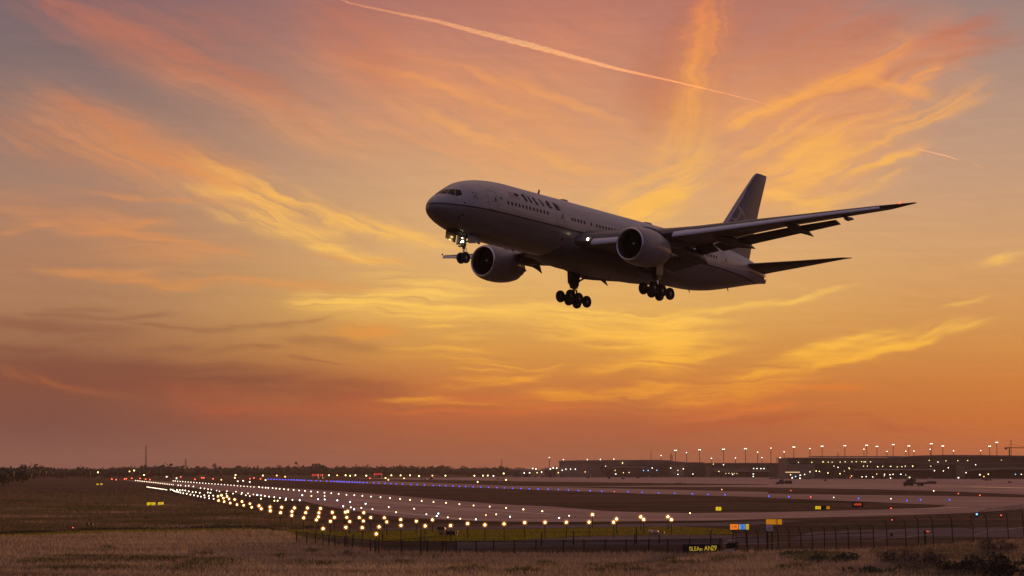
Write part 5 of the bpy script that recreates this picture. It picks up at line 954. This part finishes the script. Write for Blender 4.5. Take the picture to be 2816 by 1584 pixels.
# ------------------------------------------------------------------ terminal, hangar and ramp
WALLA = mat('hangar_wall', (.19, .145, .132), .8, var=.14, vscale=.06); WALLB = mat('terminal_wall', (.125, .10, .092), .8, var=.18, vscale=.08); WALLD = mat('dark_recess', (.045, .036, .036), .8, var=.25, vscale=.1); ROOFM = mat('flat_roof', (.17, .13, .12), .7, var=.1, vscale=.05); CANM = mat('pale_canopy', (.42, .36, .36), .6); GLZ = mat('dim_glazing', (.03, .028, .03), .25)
def bpart(name, t, o, Y, x0, y0, x1, y1, depth, m_, front=0.0):      # a block given by its front outline in the photo
    a = at(x0, y0, Y+front); b = at(x1, y1, Y+front); return MB().box((a.x-o.x, front, max(b.z, -.2)), (b.x-o.x, front+depth, a.z)).build(name, m_, t)
def blamps(t, o, Y, items, f_, front=-.3):
    for x, y, k in items:
        p = at(*f_(x, y), Y+front); b = put('wall_lamp', LAMPS[k], t, (p.x-o.x, front, p.z)); r = 1.15*Y/F; b.scale = (r,)*3
lampmesh('warm', (1, .78, .34), 2.8); lampmesh('dim', (1, .70, .35), 1.6)
YA = 2330; oA = at(*z7(480, 465), YA); oA.z = 0
A = thing('hangar', 'long grey hangar block left of the terminal, with recessed dark bays', 'building', oA)
zz = lambda f_, *q: [v for i in range(0, len(q), 2) for v in f_(q[i], q[i+1])]
bpart('wall', A, oA, YA, *zz(z7, 480, 301, 885, 468), 60, WALLA); bpart('wall', A, oA, YA+3, *zz(z7, 885, 298, 1560, 468), 60, WALLA)
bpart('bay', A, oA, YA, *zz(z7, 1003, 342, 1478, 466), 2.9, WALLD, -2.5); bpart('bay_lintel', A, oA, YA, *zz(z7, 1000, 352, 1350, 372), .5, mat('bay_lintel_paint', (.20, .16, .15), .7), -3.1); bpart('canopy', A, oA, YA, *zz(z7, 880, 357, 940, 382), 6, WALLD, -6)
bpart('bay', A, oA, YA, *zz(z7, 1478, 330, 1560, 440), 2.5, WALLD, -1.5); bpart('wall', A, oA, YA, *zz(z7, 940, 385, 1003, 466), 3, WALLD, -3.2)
mb = MB(); pr = [(478, 300), (700, 296), (1000, 294), (1450, 292), (1545, 295), (1610, 305), (1700, 312)]; T = [at(*z7(*p), YA) - oA for p in pr]
mb.loft([[Vector((p.x, -1.5, p.z)), Vector((p.x, 62, p.z)), Vector((p.x, 62, p.z-2.2)), Vector((p.x, -1.5, p.z-2.2))] for p in T]); mb.build('roof', ROOFM, A)
bpart('side_wing', A, oA, YA, *zz(z7, 1560, 312, 1720, 466), 40, WALLA, 2); bpart('side_wing', A, oA, YA, *zz(z7, 1720, 322, 1955, 466), 40, WALLB, 4); bpart('parapet', A, oA, YA, *zz(z7, 1700, 316, 1915, 324), 30, ROOFM, 3.5)
bpart('bay', A, oA, YA, *zz(z7, 1715, 372, 1870, 466), 2, WALLD, 1.8)
blamps(A, oA, YA, [(500,395,'flood'),(537,385,'flood'),(583,385,'flood'),(631,385,'flood'),(728,412,'orange'),(932,357,'white'),(1101,320,'warm'),(1101,328,'warm'),(1027,397,'warm'),(1034,433,'flood'),(1110,420,'warm'),(1166,418,'warm'),(1310,398,'cyan'),(1356,397,'cyan'),(1442,395,'cyan'),(1397,373,'flood'),(1581,373,'flood'),(1706,381,'flood'),(1652,397,'warm'),(1652,437,'flood'),(1802,433,'flood'),(512,289,'flood'),(750,289,'flood'),(880,288,'flood'),(1014,285,'flood')], z7, -3.4)
YC = 2280; oC = at(*z7(1960, 465), YC); oC.z = 0
C = thing('concourse', 'low pale concourse with curved roofs between the hangar and terminal', 'building', oC)
bpart('wall', C, oC, YC, *zz(z7, 1960, 330, 2760, 470), 50, WALLB, 6); bpart('roof', C, oC, YC, *zz(z7, 1930, 322, 2770, 332), 60, ROOFM, 3)
for k, (x0, x1) in enumerate(((2000, 2180), (2190, 2370), (2380, 2560))):
    mb = MB(); a = at(*z7(x0, 380), YC); b = at(*z7(x1, 380), YC); lo = at(*z7(x0, 405), YC).z; hi = at(*z7(x0, 378), YC).z
    mb.loft([[Vector((a.x-oC.x+(b.x-a.x)*u, y, lo + (hi-lo)*math.sin(PI*u)**.7)) for u in np.linspace(0, 1, 11)] + [Vector((b.x-oC.x, y, lo-.6)), Vector((a.x-oC.x, y, lo-.6))] for y in (-8, 4)]); mb.build('vault_roof', mat('vault_metal', (.20, .16, .155), .6), C, 40)
    bpart('bay', C, oC, YC, *zz(z7, x0+6, 404, x1-6, 469), 3, WALLD, -1)
blamps(C, oC, YC, [(2006,334,'warm'),(2107,340,'flood'),(2061,408,'warm'),(2197,437,'flood'),(2406,378,'flood'),(2440,378,'flood'),(2479,378,'flood'),(2510,379,'flood'),(2403,433,'flood'),(2403,457,'flood'),(2130,428,'dim'),(2160,427,'dim'),(2190,425,'dim'),(2215,427,'dim'),(2240,429,'dim')], z7, -8.3)
YB = 1880; oB = at(*z8(200, 482), YB); oB.z = 0
B = thing('terminal', 'wide dark terminal with rows of yellow lamps and a curved right-hand roof', 'building', oB)
bpart('wall', B, oB, YB, *zz(z8, 200, 275, 1345, 478), 70, WALLB); bpart('roof', B, oB, YB, *zz(z8, 196, 270, 1350, 279), 74, ROOFM, -2); bpart('upper_roof', B, oB, YB, *zz(z8, 450, 254, 1345, 264), 30, CANM, 20)
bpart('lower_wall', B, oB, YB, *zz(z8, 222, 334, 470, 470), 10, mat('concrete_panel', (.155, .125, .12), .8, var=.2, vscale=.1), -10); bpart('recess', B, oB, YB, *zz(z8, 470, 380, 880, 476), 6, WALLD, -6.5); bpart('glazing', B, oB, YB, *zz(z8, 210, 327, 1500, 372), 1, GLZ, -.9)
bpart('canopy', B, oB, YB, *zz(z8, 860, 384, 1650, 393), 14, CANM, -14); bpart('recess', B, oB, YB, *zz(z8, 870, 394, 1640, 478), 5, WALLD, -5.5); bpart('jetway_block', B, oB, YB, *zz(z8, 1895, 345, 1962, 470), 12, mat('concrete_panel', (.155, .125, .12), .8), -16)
mb = MB(); T = [at(*z8(x, y), YB) - oB for x, y in ((1345, 258), (1500, 248), (1750, 243), (2100, 244), (2500, 249), (2700, 256))]
mb.loft([[Vector((p.x, -3, p.z)), Vector((p.x, 75, p.z)), Vector((p.x, 75, p.z-1.6)), Vector((p.x, -3, p.z-1.6))] for p in T]); mb.build('curved_roof', ROOFM, B)
bpart('wall', B, oB, YB, *zz(z8, 1345, 258, 2700, 490), 60, WALLB, 1)
mb = MB(); T = [at(*z8(x, y), YB) - oB for x, y in ((1940, 398), (2050, 385), (2250, 378), (2450, 376), (2600, 380))]
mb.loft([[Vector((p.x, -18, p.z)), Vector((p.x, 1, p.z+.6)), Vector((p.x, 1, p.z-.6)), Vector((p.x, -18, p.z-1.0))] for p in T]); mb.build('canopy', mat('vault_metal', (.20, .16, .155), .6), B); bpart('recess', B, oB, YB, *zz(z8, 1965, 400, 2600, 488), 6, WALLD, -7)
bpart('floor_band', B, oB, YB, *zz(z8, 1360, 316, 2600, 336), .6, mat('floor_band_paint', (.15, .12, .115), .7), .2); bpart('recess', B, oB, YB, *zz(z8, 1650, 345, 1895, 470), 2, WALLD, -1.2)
blamps(B, oB, YB, [(x, y, 'warm') for x, y in ((303,316),(436,316),(551,311),(545,314),(600,315),(640,315),(718,314),(769,311),(836,311),(878,310),(932,310),(957,312),(972,312),(1021,311),(1606,298),(1773,302),(1890,300),(1989,298))] + [(1692,313,'white'),(2325,294,'dim')], z8, -2.4)
blamps(B, oB, YB, [(657,355,'warm'),(698,366,'flood'),(806,373,'warm'),(812,380,'warm'),(951,354,'warm'),(990,353,'warm'),(1092,361,'yellow'),(1143,357,'warm'),(1222,357,'yellow'),(1288,361,'warm'),(1334,360,'warm'),(1367,355,'warm'),(1441,355,'yellow'),(1622,355,'warm'),(480,403,'yellow'),(512,407,'yellow'),(597,422,'yellow'),(717,430,'yellow'),(418,411,'flood'),(760,404,'dim'),(1748,402,'white'),(1973,419,'flood'),(2068,340,'white'),(1796,371,'white'),(1658,400,'flood'),(2195,435,'yellow'),(2150,458,'orange'),(2465,436,'cyan'),(2523,436,'flood'),(937,461,'white'),(978,458,'flood'),(1043,462,'white'),(1083,433,'warm'),(1161,436,'white'),(1158,451,'warm'),(1215,440,'flood'),(1245,436,'white'),(1221,474,'white'),(1322,436,'cool'),(1372,443,'dim'),(832,452,'orange'),(820,468,'red'),(225,440,'yellow')] + [(180+12*i, 415, 'dim') for i in range(12)], z8, -18.5)
for (x, y, k) in ((322,446,'flood'),(365,437,'warm'),(275,458,'cyan'),(241,470,'white'),(318,475,'white'),(1410,467,'white'),(1897,470,'flood'),(2110,440,'white')):
    p = at(*z8(x, y), 1800); t = thing('ramp_lamp', 'low bright work lamp on the ramp in front of the terminal', 'lamp', (p.x, 1800, 0), 'work lamps on the terminal ramp'); a = put('post', UNIT_POLE, t); a.scale = (.12, .12, max(p.z, .6)); b = put('lamp', LAMPS[k], t, (0, 0, max(p.z, .6))); b.scale = (.5,)*3
for (x, y, k) in ((206,378,'flood'),(238,383,'flood'),(382,383,'flood'),(411,372,'flood'),(445,375,'flood'),(250,420,'warm'),(294,413,'white'),(175,421,'white'),(122,423,'white'),(461,420,'warm')):
    p = at(*z7(x, y), 2250); t = thing('ramp_lamp', 'bright lamp on a pole in the vehicle yard left of the hangar', 'lamp', (p.x, 2250, 0), 'yard lamps left of the hangar'); a = put('post', UNIT_POLE, t); a.scale = (.15, .15, p.z); b = put('lamp', LAMPS[k], t, (0, 0, p.z)); b.scale = (.62,)*3
# yard buildings left of the hangar
for x0, y0, x1, lb in ((0, 395, 90, 'low dark shed at the left end of the vehicle yard'), (100, 400, 190, 'low grey shed second from the left in the vehicle yard'), (330, 386, 440, 'taller shed in the vehicle yard nearest the hangar')):
    a = at(*z7(x0, y0), 2400); b = at(*z7(x1, y0), 2400); t = thing('shed', lb, 'shed', (a.x, 2400, 0)); w = b.x-a.x
    MB().box((0, 0, -.1), (w, 14, a.z)).build('wall', WALLB, t); MB().loft([[(-.6, -.6, a.z), (w+.6, -.6, a.z), (w+.6, 14.6, a.z), (-.6, 14.6, a.z)], [(-.6, 6.8, a.z+1.8), (w+.6, 6.8, a.z+1.8), (w+.6, 7.2, a.z+1.8), (-.6, 7.2, a.z+1.8)]]).build('roof', ROOFM, t); MB().box((w*.3, -.1, -.1), (w*.6, 0, a.z*.7)).build('door', WALLD, t)
# floodlight masts
masts = sorted([(z7, *p) for p in ((372,270,460),(1485,249,460),(1629,198,460),(1738,221,460),(1869,192,460),(1985,277,460),(2107,187,460),(2226,274,460),(2325,182,460),(2446,216,460),(2489,271,460))] + [(z8, *p) for p in ((28,175,460),(121,272,460),(160,213,460),(257,165,460),(417,180,460),(538,157,460),(765,152,460),(955,186,460),(983,147,460),(1085,159,460),(1185,209,460),(1246,140,460),(1371,208,460),(1402,154,460),(1453,205,460),(1615,187,460),(1625,132,460),(1740,155,460),(1847,203,460),(2117,200,460),(2207,157,460),(2278,118,460),(2420,105,460))], key=lambda m: m[0](m[1], 0)[0])
MASTM = mat('mast_steel', (.05, .042, .04), .6)
for i, (f_, x, y, _) in enumerate(masts):
    tall = y < (205 if f_ is z7 else 175); Y = 1980 if f_ is z8 else 2460
    if not tall: Y += 120
    p = at(*f_(x, y), Y); lit = not (f_ is z8 and x == 2420); k = Y/F
    side = 'left' if i < 17 else 'right'; n_ = ORD[i] if side == 'left' else ORD[len(masts)-1-i]
    t = thing('floodlight_mast', f"{'tall' if tall else 'shorter'} {'lit' if lit else 'unlit'} floodlight mast, {n_} from the {side} of the row along the terminal", 'mast', (p.x, Y, 0), 'floodlight masts along the terminal')
    a = put('pole', UNIT_POLE, t); a.data = UNIT_POLE; a.scale = (.95*k, .95*k, p.z)
    w = (3.2 if tall else 2.0)*k
    MB().box((-w, -.3, -.5*k), (w, .3, .9*k)).build('head_frame', MASTM, t, loc=(0, 0, p.z))
    if lit:
        for q in ((-.62, .62) if tall else (0,)):
            b = put('floodlight', LAMPS['flood'], t, (q*w, -.4, p.z + .2*k)); b.scale = (1.45*k, .5*k, .9*k)
# thin aerials and distant towers
def lattice(name, label, px, y0, y1, Y, w0, w1, m_, cat='mast'):
    a = at(px, y0, Y); b = at(px, y1, Y); t = thing(name, label, cat, (a.x, Y, 0)); mb = MB(); z0 = max(b.z, 0); n = 14
    for q in ((-1, -1), (1, -1), (1, 1), (-1, 1)): mb.tube([(q[0]*w0, q[1]*w0, -.5), (q[0]*w1, q[1]*w1, a.z)], max(w0*.16, .1), 5)
    for i in range(n):
        u, v = i/n, (i+1)/n; wa, wb = w0+(w1-w0)*u, w0+(w1-w0)*v
        for s_ in (-1, 1): mb.tube([(-wa, s_*wa, a.z*u), (wb, s_*wb, a.z*v)], max(w0*.09, .07), 4); mb.tube([(wa, s_*wa, a.z*u), (-wb, s_*wb, a.z*v)], max(w0*.09, .07), 4)
    mb.build('lattice', m_, t); MB().tube([(0, 0, a.z), (0, 0, a.z*1.08)], w1*.4+.05, 5).build('aerial', m_, t)
lattice('radio_mast', 'tallest thin radio mast rising from the trees on the left', 401.7, 1226, 1290, 4200, 1.6, .7, MASTM); lattice('radio_mast', 'shorter dark radio mast right of the tallest one', 511, 1263, 1290, 3600, 1.3, .7, MASTM); lattice('radio_mast', 'faint thin mast far behind the middle trees', 681, 1275, 1290, 4400, .9, .4, MASTM)
lattice('radio_mast', 'short mast on the skyline left of the hangar', 1379.6, 1264, 1290, 3600, 1.3, .8, MASTM); lattice('radio_mast', 'needle-thin mast behind the hangar roof', 1790.5, 1241, 1290, 2600, .45, .2, MASTM); lattice('radio_mast', 'stubby lattice tower at the right end of the hangar roof', 1846, 1251, 1290, 2600, 1.5, 1.2, MASTM); lattice('radio_mast', 'thin dark mast above the terminal roof near the right edge', 2775, 1228, 1290, 2150, .5, .25, MASTM)
lattice('radio_mast', 'slanted short mast on the terminal roof at its left part', 2304.5, 1247, 1290, 2050, .5, .3, MASTM); lattice('radio_mast', 'short thin mast left of the terminal wall', 2136.5, 1260, 1290, 2300, .5, .3, MASTM)
a = at(2776, 1231, 2150); t = thing('tower_crane', 'horizontal crane jib at the right edge above the terminal', 'crane', (a.x, 2150, 0)); MB().tube([(0, 0, -.5), (0, 0, a.z)], .5, 6).build('tower', MASTM, t); MB().tube([(-5, 0, a.z), (26, 0, a.z-.3)], .45, 6).build('jib', MASTM, t); MB().tube([(0, 0, a.z+4), (20, 0, a.z)], .12, 4).build('stay', MASTM, t); MB().box((-5, -.8, a.z-2), (-2.5, .8, a.z)).build('counterweight', MASTM, t)
a = at(590, 1274, 4300); t = thing('water_tower', 'small water tower poking above the trees left of centre', 'tower', (a.x, 4300, 0)); MB().tube([(0, 0, -.5), (0, 0, a.z*.72)], [2.0, 1.4], 10).build('stem', MASTM, t); MB().ball((0, 0, a.z*.84), 1, 3, (3.6, 3.6, a.z*.17)).build('bowl', MASTM, t, 180)
a = at(1131, 1280, 4300); t = thing('water_tower', 'small round-topped tower on the skyline above the middle trees', 'tower', (a.x, 4300, 0)); MB().tube([(0, 0, -.5), (0, 0, a.z*.7)], [1.8, 1.2], 10).build('stem', MASTM, t); MB().ball((0, 0, a.z*.82), 1, 3, (4, 4, a.z*.19)).build('bowl', MASTM, t, 180)
# red-lit boards in front of the trees
for x0, y0, x1, y1, lb in ((557, 434, 620, 452, 'long red-lit board in front of the middle trees'), (638, 434, 664, 450, 'short red-lit board beside the long red one'), (1168, 427, 1252, 441, 'red-lit rounded vehicle roof farther right in front of the trees')):
    a = at(*z6(x0, y0), 2050); b = at(*z6(x1, y1), 2050); t = thing('lit_board', lb, 'sign', ((a.x+b.x)/2, 2050, 0)); w = (b.x-a.x)/2
    MB().box((-w, 0, b.z), (w, 1.5, a.z)).build('face', lamp_mat('glow_red_board', (1, .05, .05), .55), t)
    for s_ in (-.8, .8): MB().box((s_*w-.3, .4, -.2), (s_*w+.3, 1.1, b.z)).build('leg', FRM, t)
    MB().box((-w*1.1, -.5, -.1), (w*1.1, 2, .9)).build('base', FRM, t)
# ------------------------------------------------------------------ vehicles on the ramp
CARM = [mat('vehicle_dark', (.03, .027, .028), .45), mat('vehicle_grey', (.10, .085, .085), .45), mat('vehicle_white', (.28, .24, .23), .45)]
def car(label, f_, x, y, L_, H_, m_, group, van=False):
    g = gp(*f_(x, y)); t = thing('ramp_vehicle', label, 'vehicle', (g.x, g.y, 0), group, 0)
    mb = MB(); pr = [(-.5, .18), (-.5, .52), (-.46, .58), (-.30, .60), (-.18, .96), (.22, 1.0), (.36, .62), (.5, .55), (.5, .18)] if not van else [(-.5, .15), (-.5, .55), (-.42, .62), (-.34, 1.0), (.5, 1.0), (.5, .15)]
    mb.loft([[Vector((px_*L_, s_, z_*H_)) for px_, z_ in pr] for s_ in (-L_*.2, L_*.2)]); mb.build('body', m_, t)
    mb = MB(); mb.loft([[Vector((px_*L_, s_, z_*H_)) for px_, z_ in ([(-.27, .64), (-.17, .92), (.2, .94), (.31, .64)] if not van else [(-.40, .64), (-.33, .92), (-.12, .92), (-.12, .64)])] for s_ in (-L_*.205, L_*.205)]); mb.build('window', GLASS, t)
    for wx in (-.32, .32):
        for s_ in (-L_*.17, L_*.17): MB().lathe([(s_-.12, .02), (s_-.12, H_*.20), (s_+.12, H_*.20), (s_+.12, .02)], (wx*L_, 0, H_*.2), 'y', 12).build('wheel', TYRE, t)
    return t
lab = 'small dark service vehicle parked along the foot of the far buildings'; grp = 'service vehicles along the far buildings'
r3 = np.random.default_rng(5)
for f_, xs, yb in ((z6, [1650, 1690, 1740, 2410, 2455], 492), (z7, [20, 95, 150, 230, 300, 380, 560, 640, 700, 760, 830, 880, 1040, 1180, 1360, 1440, 1530, 1640, 1690, 1740, 1860, 1960, 2400, 2450, 2530], 468), (z8, [30, 80, 130, 270, 480, 640, 680, 760, 860, 930, 1000, 1060, 1130, 1280, 1480, 1560, 1620, 1700, 1760, 1830, 1880, 1960, 2040, 2200, 2290, 2330], 486)):
    for x in xs:
        g = gp(*f_(x, yb)); k = g.y/F; v = r3.uniform() < .5; car(lab, f_, x, yb - r3.uniform(0, 4), r3.uniform(6, 11)*k*1.2, r3.uniform(3.0, 5.5)*k, CARM[int(r3.integers(0, 3))], grp, v)
for f_, x, y, lb in ((z7, 965, 482, 'lone dark vehicle out on the ramp below the hangar bays'), (z7, 1105, 486, 'light-topped vehicle on the ramp right of the lone dark one'), (z7, 1255, 476, 'dark van on the ramp below the right bays of the hangar'), (z7, 755, 474, 'tiny dark cart on the ramp below the left part of the hangar'), (z8, 572, 502, 'small dark cart on the ramp below the terminal wall'), (z8, 2405, 522, 'dark cart near the right edge of the ramp'), (z6, 1750, 484, 'flat dark vehicle far out on the apron left of centre')):
    g = gp(*f_(x, y)); k = g.y/F; car(lb, f_, x, y, 8.5*k, 4.2*k, CARM[0], None, True)
car('low white vehicle crossing the thin grass strip in the middle', z7, 1650, 533, 22*gp(*z7(1650, 533)).y/F, 3.6*gp(*z7(1650, 533)).y/F, CARM[2], None, True)
# parked airliners at the gates
def parked(label, f_, x, y, Lpx, dirn):
    g = gp(*f_(x, y)); k = g.y/F; Lh = Lpx*k/2; R_ = Lh*.085; t = thing('parked_airliner', label, 'airplane', (g.x, g.y, 0), None); m_ = CARM[1]
    MB().tube([(-Lh, 0, R_*2.2), (-Lh*.95, 0, R_*2.3), (-Lh*.8, 0, R_*2.4), (Lh*.45, 0, R_*2.4), (Lh, 0, R_*3.0)], [R_*.1, R_*.6, R_, R_, R_*.15], 14).build('fuselage', m_, t, 50)
    for s_ in (-1, 1): MB().loft([[(-Lh*.15, s_*R_*.8, R_*1.9), (Lh*.2, s_*R_*.8, R_*1.9), (Lh*.2, s_*R_*.8, R_*2.1), (-Lh*.15, s_*R_*.8, R_*2.1)], [(Lh*.25, s_*Lh*.9, R_*2.6), (Lh*.38, s_*Lh*.9, R_*2.6), (Lh*.38, s_*Lh*.9, R_*2.7), (Lh*.25, s_*Lh*.9, R_*2.7)]]).build('wing', m_, t); MB().tube([(-Lh*.12, s_*Lh*.3, R_*1.2), (Lh*.1, s_*Lh*.3, R_*1.2)], R_*.5, 10).build('engine', m_, t)
    MB().loft([[(Lh*.62, -.2, R_*3.2), (Lh*.95, -.2, R_*3.2), (Lh*.95, .2, R_*3.2), (Lh*.62, .2, R_*3.2)], [(Lh*.88, -.1, R_*6.4), (Lh*1.02, -.1, R_*6.4), (Lh*1.02, .1, R_*6.4), (Lh*.88, .1, R_*6.4)]]).build('tail_fin', m_, t)
    for wx, wy in ((-.7, 0), (.1, .12), (.1, -.12)): MB().tube([(wx*Lh, wy*Lh, 0), (wx*Lh, wy*Lh, R_*1.6)], R_*.16, 6).build('landing_gear', TYRE, t)
    t.rotation_euler.z = dirn
parked('grey jet parked at the left gate of the concourse', z7, 2085, 472, 30, .25); parked('grey jet parked at the right gate of the concourse', z7, 2270, 472, 26, -.3); parked('grey jet parked in front of the terminal recess', z8, 410, 488, 34, .3); parked('grey jet parked right of the first one at the terminal', z8, 545, 488, 26, PI-.3); parked('grey jet parked near the right end of the terminal', z8, 2180, 502, 36, PI+.4); parked('dark jet parked left of the hangar doors', z7, 870, 470, 24, PI-.2)
# tractor with cart
t, k = placed('tow_tractor', 'dark ramp tractor with a canopy cab facing left on the apron', 'tractor', z8(130, 537))
MB().loft([[Vector((x*k, s_, z*k)) for x, z in ((-15, 1.5), (-15, 5), (-8, 6.5), (-5, 6.5), (-4.5, 11), (6, 11), (6, 2), (-15, 1.5))[:-1]] for s_ in (-1.3, 1.3)]).build('body', CARM[0], t); MB().loft([[(-6*k, -1.5, 11*k), (9*k, -1.5, 11*k), (9*k, 1.5, 11*k), (-6*k, 1.5, 11*k)], [(-3*k, -1.4, 13.5*k), (6*k, -1.4, 13.5*k), (6*k, 1.4, 13.5*k), (-3*k, 1.4, 13.5*k)]]).build('canopy', CARM[0], t); MB().box((-13*k, -1.36, 5.5*k), (-8*k, 1.36, 7.6*k)).build('bonnet', CARM[2], t); MB().box((0, -1.35, 6*k), (3*k, -1.25, 9*k)).build('window', CANM, t)
for x in (-10, 3): MB().lathe([(-1.45, .1), (-1.45, 2.4*k), (-1.0, 2.4*k), (-1.0, .1)], (x*k, 0, 2.4*k), 'y', 14).build('wheel', TYRE, t)
t, k = placed('baggage_cart', 'box-sided dark cart behind the ramp tractor', 'cart', z8(205, 535)); MB().box((-10*k, -1.3, 1.6*k), (9*k, 1.3, 9.5*k)).build('box', CARM[0], t); MB().box((-15*k, -1.1, 1.5*k), (-11*k, 1.1, 7*k)).build('front_box', CARM[0], t); MB().box((-10*k, -1.4, 9.5*k), (8*k, 1.4, 10.3*k)).build('lid', mat('cart_lid', (.22, .13, .12), .6), t)
for x in (-7, 6): MB().lathe([(-1.45, .1), (-1.45, 1.7*k), (-1.1, 1.7*k), (-1.1, .1)], (x*k, 0, 1.7*k), 'y', 12).build('wheel', TYRE, t)
# fuel truck
t, k = placed('fuel_truck', 'long dark tank truck with a raised lit cab on the apron', 'truck', z8(1500, 553))
DT = mat('truck_tank', (.055, .04, .036), .45)
MB().tube([(-42*k, 0, 6.5*k), (-41*k, 0, 6.5*k), (-16*k, 0, 6.5*k), (-15*k, 0, 6.5*k)], [3.5*k, 5.2*k, 5.2*k, 3.5*k], 18).build('tank', DT, t, 40); MB().box((-15*k, -1.4, 5.5*k), (22*k, 1.4, 10*k)).build('flatbed', CARM[0], t); MB().tube([(22*k, 0, 10*k), (24*k, 0, 10*k), (44*k, 0, 10*k), (49*k, 0, 9.5*k)], [2*k, 3.8*k, 4.2*k, 2.4*k], 16).build('rear_tank', mat('green_grey_tank', (.07, .062, .045), .5), t, 40)
MB().box((-34*k, -1.2, 13*k), (-8*k, 1.2, 18*k)).build('cab', CARM[0], t); MB().loft([[(-26*k, -1, 18*k), (-9*k, -1, 18*k), (-9*k, 1, 18*k), (-26*k, 1, 18*k)], [(-22*k, -.9, 22*k), (-12*k, -.9, 22*k), (-12*k, .9, 22*k), (-22*k, .9, 22*k)]]).build('cab_roof', CARM[0], t); MB().box((-34*k, -1.3, 10.5*k), (-10*k, 1.3, 13*k)).build('deck', CARM[1], t); MB().box((-18*k, -1.1, 19.2*k), (-8*k, 1.1, 20.4*k)).build('light_bar', CANM, t); MB().box((-32*k, -.3, 22*k), (-16*k, .3, 24*k)).build('roof_box', CANM, t)
b = put('roof_lamp', LAMPS['warm'], t, (-25*k, -.5, 23.6*k)); b.scale = (1.7*k,)*3
for x in (-38, -19, -2, 9): MB().lathe([(-1.5, .1), (-1.5, 3.0*k), (-1.0, 3.0*k), (-1.0, .1)], (x*k, 0, 3.0*k), 'y', 14).build('wheel', TYRE, t)
MB().box((2*k, -1.5, 1*k), (12*k, -.9, 6*k)).build('pump_box', CARM[0], t)

# ------------------------------------------------------------------ contrails: lit ice cloud at cruising height
def contrail(name, label, pts, dens, z=9000.0, seg=260, rough=.22):
    P = []
    for (x, y, w) in pts:
        d = ray(x, y); t_ = (z - H)/d.z; P.append((Vector((0, 0, H)) + d*t_, w*.72*t_*d.y/F/2))
    xs = np.linspace(0, 1, len(P)); u = np.linspace(0, 1, seg); C3 = [[float(np.interp(q, xs, [p[0][k] for p in P])) for k in range(3)] for q in u]; Rr = [float(np.interp(q, xs, [p[1] for p in P])) for q in u]
    r_ = np.random.default_rng(8); n = 12; ph = r_.uniform(0, 6.28, (6, 2)); loops = []
    for i in range(seg):
        d = (Vector(C3[min(i+1, seg-1)])-Vector(C3[max(i-1, 0)])).normalized(); a = d.cross(Vector((0, 0, 1))).normalized(); b = a.cross(d); l = []
        for j in range(n):
            th = 2*PI*j/n; k = 1 + rough*(.5*math.sin(i*.9+2*th+ph[0, 0]) + .5*math.sin(i*1.7-3*th+ph[1, 0]) + .6*r_.uniform(-1, 1)); l.append(Vector(C3[i]) + (a*math.cos(th)+b*math.sin(th))*Rr[i]*max(k, .25))
        loops.append(l)
    m_ = bpy.data.materials.new('ice_cloud'); m_.use_nodes = True; q = m_.node_tree; q.nodes.clear(); v = q.nodes.new('ShaderNodeVolumeScatter'); v.inputs['Color'].default_value = (1, .60, .22, 1); v.inputs['Density'].default_value = dens; v.inputs['Anisotropy'].default_value = .62  # sunset orange is put into the scatter colour of the ice
    q.links.new(v.outputs[0], q.nodes.new('ShaderNodeOutputMaterial').inputs['Volume'])
    o0 = Vector(C3[0]); mb = MB(); mb.loft([[p-o0 for p in l] for l in loops]); return tag(mb.build(name, m_, None, 180, o0), label, 'contrail')
contrail('contrail', 'long orange contrail slanting down across the upper sky', [(900, -20, 7), (960, 8, 8), (1080, 34, 11), (1200, 58, 15), (1330, 92, 20), (1450, 122, 24), (1560, 152, 18), (1700, 190, 13), (1850, 223, 8), (1990, 256, 5), (2080, 279, 3), (2150, 300, 1.5)], .0062)
contrail('contrail', 'short thin contrail in the clear sky on the right', [(2516, 407, 2), (2545, 415, 5), (2600, 428, 4.5), (2640, 441, 3)], .0042, seg=80, rough=.25)
contrail('contrail', 'faint broken continuation of the short contrail on the right', [(2668, 449, 1.5), (2690, 456, 3), (2725, 466, 1.5), (2752, 473, 1)], .003, seg=60, rough=.25)

# ------------------------------------------------------------------ haze: even dusty air round the whole airfield
hm = bpy.data.materials.new('evening_haze'); hm.use_nodes = True; ht = hm.node_tree; ht.nodes.clear()
hv = ht.nodes.new('ShaderNodeVolumePrincipled'); hv.inputs['Color'].default_value = (.92, .74, .64, 1); hv.inputs['Density'].default_value = 5.5e-5; hv.inputs['Anisotropy'].default_value = .0
ht.links.new(hv.outputs[0], ht.nodes.new('ShaderNodeOutputMaterial').inputs['Volume'])
tag(MB().box((-4700, -400, -1.0), (4700, 8800, 75)).build('haze', hm), 'thin dusty evening haze over the airfield', 'haze', kind='stuff')
